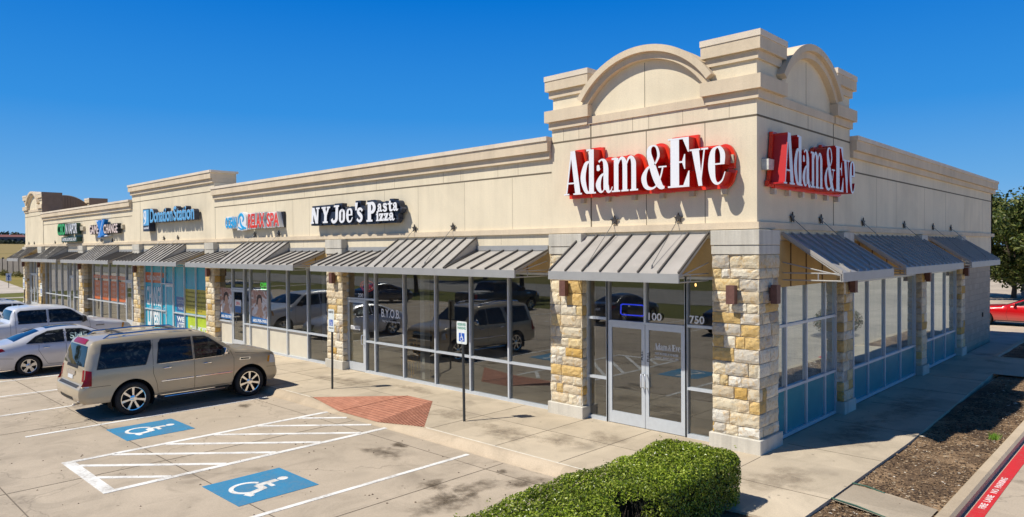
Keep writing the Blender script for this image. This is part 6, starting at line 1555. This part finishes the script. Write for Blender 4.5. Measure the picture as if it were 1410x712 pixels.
hc.cbox(HX0 + .085 - O.x, HX1 - .13 - O.x, HY0 + .12 - O.y, -5.95 - O.y, 0, HZ - .10, .14); hc.cbox(HX0 + .085 - O.x, HX1 - .13 - O.x, -4.95 - O.y, HY1 - .13 - O.y, 0, HZ - .10, .14); hc.cbox(HX0 + .11 - O.x, HX1 - .55 - O.x, -6.0 - O.y, -4.9 - O.y, 0, HZ - .101, .08)
hc.build('shade_core', M('hedge_inside', (.014, .016, .008), .95), hroot)  # near-black solid blocks paint the shade deep inside the leaf shell
tw = MB()
for i in range(60):
    x, y = rd.uniform(.55, .95), rd.uniform(-5.9, -5.05); p = Vector((x, y, rd.uniform(.1, .3))) - O
    tw.tube([p, p + Vector((rd.uniform(-.1, .1), rd.uniform(-.12, .12), rd.uniform(.15, .4)))], .004, 3)
tw.build('bare_stem', M('bare_stem', (.10, .07, .045), .9), hroot)

BARK = M('bark', (.10, .075, .055), .95, var=.3, scale=6, bmp=.8, bscale=18)
LEAF_T = leafmat('oak_leaf', [(.022, .040, .008), (.045, .072, .012), (.085, .115, .02), (.135, .155, .03), (.19, .19, .05)], .5, .22)
def tree_mesh(seed, h, rx, rz, z0, nleaf, size, trunk_r=.16):
    rd = random.Random(seed); t = MB(); f = MB(); tips = []
    base = Vector((0, 0, 0)); fork = Vector((rd.uniform(-.1, .1), rd.uniform(-.1, .1), z0))
    t.tube([base, base.lerp(fork, .5) + Vector((.04, .02, 0)), fork], [trunk_r * 1.25, trunk_r, trunk_r * .85], 9)
    for i in range(9):
        a = i * 2.4 + rd.uniform(-.4, .4); e = rd.uniform(.35, 1.35); L = rd.uniform(.55, .95)
        tip = fork + Vector((math.cos(a) * math.cos(e) * rx * L, math.sin(a) * math.cos(e) * rx * L, math.sin(e) * (h - z0) * L * .9 + .2)); mid = fork.lerp(tip, .5) + Vector((rd.uniform(-.2, .2), rd.uniform(-.2, .2), rd.uniform(0, .3)))
        t.tube([fork, mid, tip], [trunk_r * .55, trunk_r * .3, trunk_r * .08], 6)
        for j in range(4):
            p = mid.lerp(tip, rd.uniform(.1, .9)); q = p + Vector((rd.gauss(0, 1), rd.gauss(0, 1), rd.gauss(.2, .6))) * rx * .22
            t.tube([p, q], [trunk_r * .12, trunk_r * .04], 4); tips += [p, q]
        tips += [mid, tip]
    cz = (z0 + h) / 2 + .2; clumps = []
    while len(clumps) < 130:
        v = Vector((rd.gauss(0, 1), rd.gauss(0, 1), rd.gauss(0, 1))).normalized() * rd.random() ** .38
        p = Vector((v.x * rx, v.y * rx, cz + v.z * rz)); p.x += MN.noise(p * .5) * .9; p.y += MN.noise(p * .5 + Vector((9, 0, 0))) * .9
        clumps.append((p, rd.uniform(.35, .8) * rx * .30))
    for i in range(nleaf):
        c, r = rd.choice(clumps); v = Vector((rd.gauss(0, 1), rd.gauss(0, 1), rd.gauss(0, .75))); v = v.normalized() * r * rd.random() ** .45
        leaf(f, c + v, (v.normalized() + Vector((0, 0, .5))), size * rd.uniform(.7, 1.35), rd)
    return t, f
def tree(label, loc, seed, h, rx, rz, z0, nleaf, size, group=None, proto=None, rz_=0, sc=1, name='tree'):
    r = thing(name, label, 'tree', loc, rz_, group); r.scale = (sc, sc, sc)
    if proto:
        for ch in proto.children:
            q = ch.copy(); COL.objects.link(q); q.parent = r
        return r
    t, f = tree_mesh(seed, h, rx, rz, z0, nleaf, size); t.build('trunk', BARK, r, smooth=True); f.build('crown', LEAF_T, r)
    return r
tree('leafy green tree standing behind the red coupe', (-3.6, 51.5, -.18), 5, 7.0, 5.2, 3.3, 1.6, 40000, .28)
proto = tree('broad green tree across the street, mirrored in the spa window', (-46, -28.5, -.18), 8, 7.2, 3.4, 2.6, 2.3, 7000, .26, 'trees on the verge across the lot')
for (x, y, s, rz_, lab) in [(-33, -29, 1.1, 1.0, 'tree on the opposite verge behind the dark pickup'), (-14, -52, 1.5, 2.1, 'tall tree beyond the street, opposite the corner shop'), (-60, -51, 1.6, .4, 'tall tree beyond the street, opposite the far left corner'), (12, -50, 1.5, 3.0, 'tall tree beyond the street behind the camera'), (-80, -29, 1.1, 4.0, 'tree on the opposite verge beyond the lot')]:
    tree(lab, (x, y, -.18), 0, 0, 0, 0, 0, 0, 0, 'trees on the verge across the lot', proto, rz_, s)
# shrub on the far side of the side drive, mirrored in the side windows
sh = thing('shrub', 'round flowering shrub mirrored in the shaded side windows', 'shrub', (5.2, 19.6, -.19))
sb_ = MB(); rd = random.Random(6)
for i in range(3600):
    v = Vector((rd.gauss(0, 1), rd.gauss(0, 1), rd.gauss(0, .8))).normalized() * (rd.random() ** .3); leaf(sb_, Vector((v.x * .95, v.y * 1.5, .75 + v.z * .68)), v, .09, rd)
sb_.build('foliage', leafmat('shrub_leaf', [(.03, .055, .015), (.09, .12, .03), (.24, .15, .05), (.33, .20, .10)], .5, .15), sh)
bs = MB(); bs.tube([(0, 0, 0), (0, .1, .6)], [.06, .03], 6); bs.build('stem', BARK, sh)

# ------------------------------------------------------------------ distance
hl = MB(); N = 40
def hill(name, pts, mat):
    m = MB(); k = len(pts[0]); m.add([p for row in pts for p in row], [(i * k + j, i * k + j + 1, (i + 1) * k + j + 1, (i + 1) * k + j) for i in range(len(pts) - 1) for j in range(k - 1)]); return struct(m.build(name, mat, smooth=True))
rows = []
for i, (x, z) in enumerate([(-232, -.18), (-240, .3), (-270, 1.6), (-340, 3.2), (-440, 5.0), (-600, 7.4), (-960, 12.2), (-1200, 12.5)]):
    rows.append([(x + 14 * math.sin(j * .5), -420 + j * 34, z + (.35 * math.sin(j * .9 + i) if i > 1 else 0)) for j in range(40)])
hill('hill', rows, DRY)
struct(sheet('verge', [(-103, 8.02), (-230, 22.02), (-236, 200), (-60, 200), (-60, 110), (-76, 5.02)], -.182, grass_mat('verge_dry', (.16, .15, .045), (.24, .20, .06), (.30, .23, .08))))
# panel fence between the far drive and the field
fr_ = thing('panel_fence', 'long grey brown panel fence between the far drive and the dry field', 'fence', (-170, 16.5, -.15)); fr_.rotation_euler = (0, 0, R(-2.6))
FEN = M('fence_panel', (.20, .175, .15), .9, var=.2, scale=1); FENP = M('fence_post', (.12, .105, .09), .9)
p = MB()
for i in range(36):
    q = MB(); x = -95 + i * 5.2; p.box(x + .12, x + 5.08, -.06, .06, .05, 2.7); q.box(x - .12, x + .12, -.16, .16, -.1, 2.95); q.build('post', FENP, fr_)
p.build('panel', FEN, fr_)
sbm = MB(); rd = random.Random(12)
for k in range(12):
    c = Vector((-165 + k * 5.5 + rd.uniform(-2, 2), 13.4 + rd.uniform(-1, 1), 0)); r = rd.uniform(.5, 1.0)
    for i in range(160): v = Vector((rd.gauss(0, 1), rd.gauss(0, 1), abs(rd.gauss(0, .8)))).normalized() * r * rd.random() ** .4; leaf(sbm, c + v, v, .3, rd)
tag(sbm.build('roadside_scrub', leafmat('scrub_leaf', [(.09, .10, .03), (.20, .18, .05), (.30, .24, .07)])), 'low yellowish scrub along the foot of the far panel fence', 'scrub', kind='stuff')
tg = MB()
LEAF_F = leafmat('far_foliage', [(.020, .032, .018), (.035, .05, .026), (.055, .07, .035)], .7, .1)
for i in range(17000):
    y = rd.uniform(-120, 620); bk = rd.random() < .6
    h = (14 + 5 * MN.noise((y * .02, 0, 0)) + 3 * MN.noise((y * .09, 3, 0))) if bk else (4.2 + 2.0 * MN.noise((y * .04, 7, 0)) + 1.5 * MN.noise((y * .13, 9, 0)))
    leaf(tg, (-(1010 if bk else 930) + rd.uniform(-8, 8), y, 11 + rd.random() * h), (1, 0, .4), rd.uniform(2.4, 4.4), rd)
tl = tg.build('far_woods', LEAF_F); tag(tl, 'dark low tree line on the horizon beyond the dry field', 'woods', kind='stuff')
def far_house(x, y, w, d, h, rise, label):
    r = thing('far_building', label, 'building', (x, y, 11.5))
    m = MB(); m.box(-d / 2, d / 2, -w / 2, w / 2, -1, h); m.build('wall', M('far_wall', (.17, .15, .155), .9), r)
    k = MB(); k.add([(d / 2 + .4, -w / 2 - .4, h), (d / 2 + .4, w / 2 + .4, h), (0, w / 2 - 2, h + rise), (0, -w / 2 + 2, h + rise), (-d / 2 - .4, -w / 2 - .4, h), (-d / 2 - .4, w / 2 + .4, h)], [(0, 1, 2, 3), (4, 3, 2, 5), (1, 5, 2), (0, 3, 4)]); k.build('roof', M('far_roof', (.22, .085, .075), .85), r)
    for i in range(int(w / 6)): wn = MB(); wn.box(d / 2 + .01, d / 2 + .06, -w / 2 + 2 + i * 6, -w / 2 + 4.4 + i * 6, 3.2, 6.2); wn.build('window', DARK, r)
far_house(-950, 155, 62, 14, 8.6, 2.6, 'long low red roofed building on the horizon, the shorter of the two'); far_house(-955, 232, 74, 14, 9.2, 2.6, 'long low red roofed building on the horizon, the longer of the two')
# backdrop of woods far behind the viewer for the window reflections
bw = MB()
for i in range(5200):
    x = rd.uniform(-260, 160); h = 9 + 4 * MN.noise((x * .06, 5, 0))
    leaf(bw, (x, -95 + rd.uniform(-6, 6), -.2 + rd.random() * h), (0, 1, .4), rd.uniform(1.2, 2.6), rd)
tag(bw.build('far_woods', LEAF_F), 'dark woods beyond the street, mirrored along the top of the shop windows', 'woods', kind='stuff')
pw = thing('utility_post', 'plain grey post standing beside the trunk of the tree behind the coupe', 'post', (-3.0, 52.5, -.18))
m = MB(); m.box(-.25, .25, -.2, .2, 0, 3.2); m.build('post', M('grey_post', (.30, .31, .33), .7), pw); m = MB(); m.cbox(-.3, .3, -.25, .25, 3.2, 3.3, .02); m.build('post_cap', M('grey_post', None), pw)
# wire fence sign far left
fs = thing('direction_sign', 'pale small arrow sign on a thin pole standing by the far drive', 'sign', (-88.3, 5.26, -.17))
m = MB(); m.tube([(0, 0, 0), (0, 0, 1.4)], .03, 6); m.build('post', POST, fs); m = MB(); m.box(.035, .06, -.25, .25, .75, 1.6); m.build('sign_plate', M('faded_plate', (.55, .60, .70), .6), fs)
m = MB(); m.prism([(-.06, .82), (.06, .82), (.06, 1.2), (.17, 1.2), (.0, 1.5), (-.17, 1.2), (-.06, 1.2)], frame((0, 0, 0), (0, 1, 0), (0, 0, 1), (1, 0, 0)), .0605, .063); m.build('arrow', M('plate_blue', (.05, .12, .3), .6), fs)

# ------------------------------------------------------------------ camera, sun, sky
cam = bpy.data.cameras.new('camera'); co = bpy.data.objects.new('camera', cam); COL.objects.link(co)
cam.sensor_fit = 'HORIZONTAL'; cam.sensor_width = 36; cam.lens = 972.861 / 1410 * 36; cam.clip_start = .1; cam.clip_end = 6000
r_ = Vector((0.72286449, 0.69095875, -0.00655291)); d_ = Vector((0.00478157, -0.01448506, -0.99988365)); f_ = Vector((-0.69097328, 0.72274905, -0.0137746))
mw = Matrix((r_, -d_, -f_)).transposed().to_4x4(); mw.translation = Vector((5.80294666, -12.6882158, 3.83499054)); co.matrix_world = mw
cam.shift_y = (355.253 - 356) / 1410
scene.camera = co

ELEV, S_DIR = R(54), Vector((-.478, -.878, 0)).normalized()
sv = Vector((S_DIR.x * math.cos(ELEV), S_DIR.y * math.cos(ELEV), math.sin(ELEV)))
sun = bpy.data.lights.new('sun', 'SUN'); sun.energy = 5.2; sun.angle = R(.53); sun.color = (1, .945, .845)
so = bpy.data.objects.new('sun', sun); COL.objects.link(so); so.rotation_euler = (-sv).to_track_quat('-Z', 'Y').to_euler(); so.location = (-30, -60, 90)

w = bpy.data.worlds.new('World'); scene.world = w; w.use_nodes = True; n, l = w.node_tree.nodes, w.node_tree.links; n.clear()
sk = n.new('ShaderNodeTexSky'); sk.sky_type = 'NISHITA'; sk.sun_disc = False; sk.sun_elevation = ELEV
sk.sun_rotation = math.atan2(sv.x, sv.y); sk.altitude = 300; sk.air_density = 1.0; sk.dust_density = .0; sk.ozone_density = 3.0
hs = n.new('ShaderNodeHueSaturation'); hs.inputs['Saturation'].default_value = 1.45; hs.inputs['Value'].default_value = 1.0; l.new(sk.outputs[0], hs.inputs['Color'])
tc = n.new('ShaderNodeTexCoord'); sx = n.new('ShaderNodeSeparateXYZ'); l.new(tc.outputs['Generated'], sx.inputs[0])
deep = ramp(n, l, sx.outputs[2], [(0, (3.2, 5.9, 9.4)), (.08, (1.6, 4.7, 9.1)), (.18, (.42, 3.3, 8.8)), (.34, (.0, 2.0, 7.6)), (.55, (.08, 1.05, 3.7)), (1, (.32, .72, 1.7))])
sky_mix = mixc(n, l, .96, hs.outputs[0], deep)
bg = n.new('ShaderNodeBackground'); bg.inputs['Strength'].default_value = .086; l.new(sky_mix, bg.inputs[0])
ow = n.new('ShaderNodeOutputWorld'); l.new(bg.outputs[0], ow.inputs[0])

scene.view_settings.view_transform = 'Standard'; scene.view_settings.look = 'None'; scene.view_settings.exposure = 0; scene.view_settings.gamma = 1
scene.render.engine = 'CYCLES'; cy = scene.cycles
cy.max_bounces = 8; cy.transparent_max_bounces = 12; cy.diffuse_bounces = 3; cy.glossy_bounces = 4; cy.use_denoising = True; cy.caustics_reflective = False; cy.caustics_refractive = False
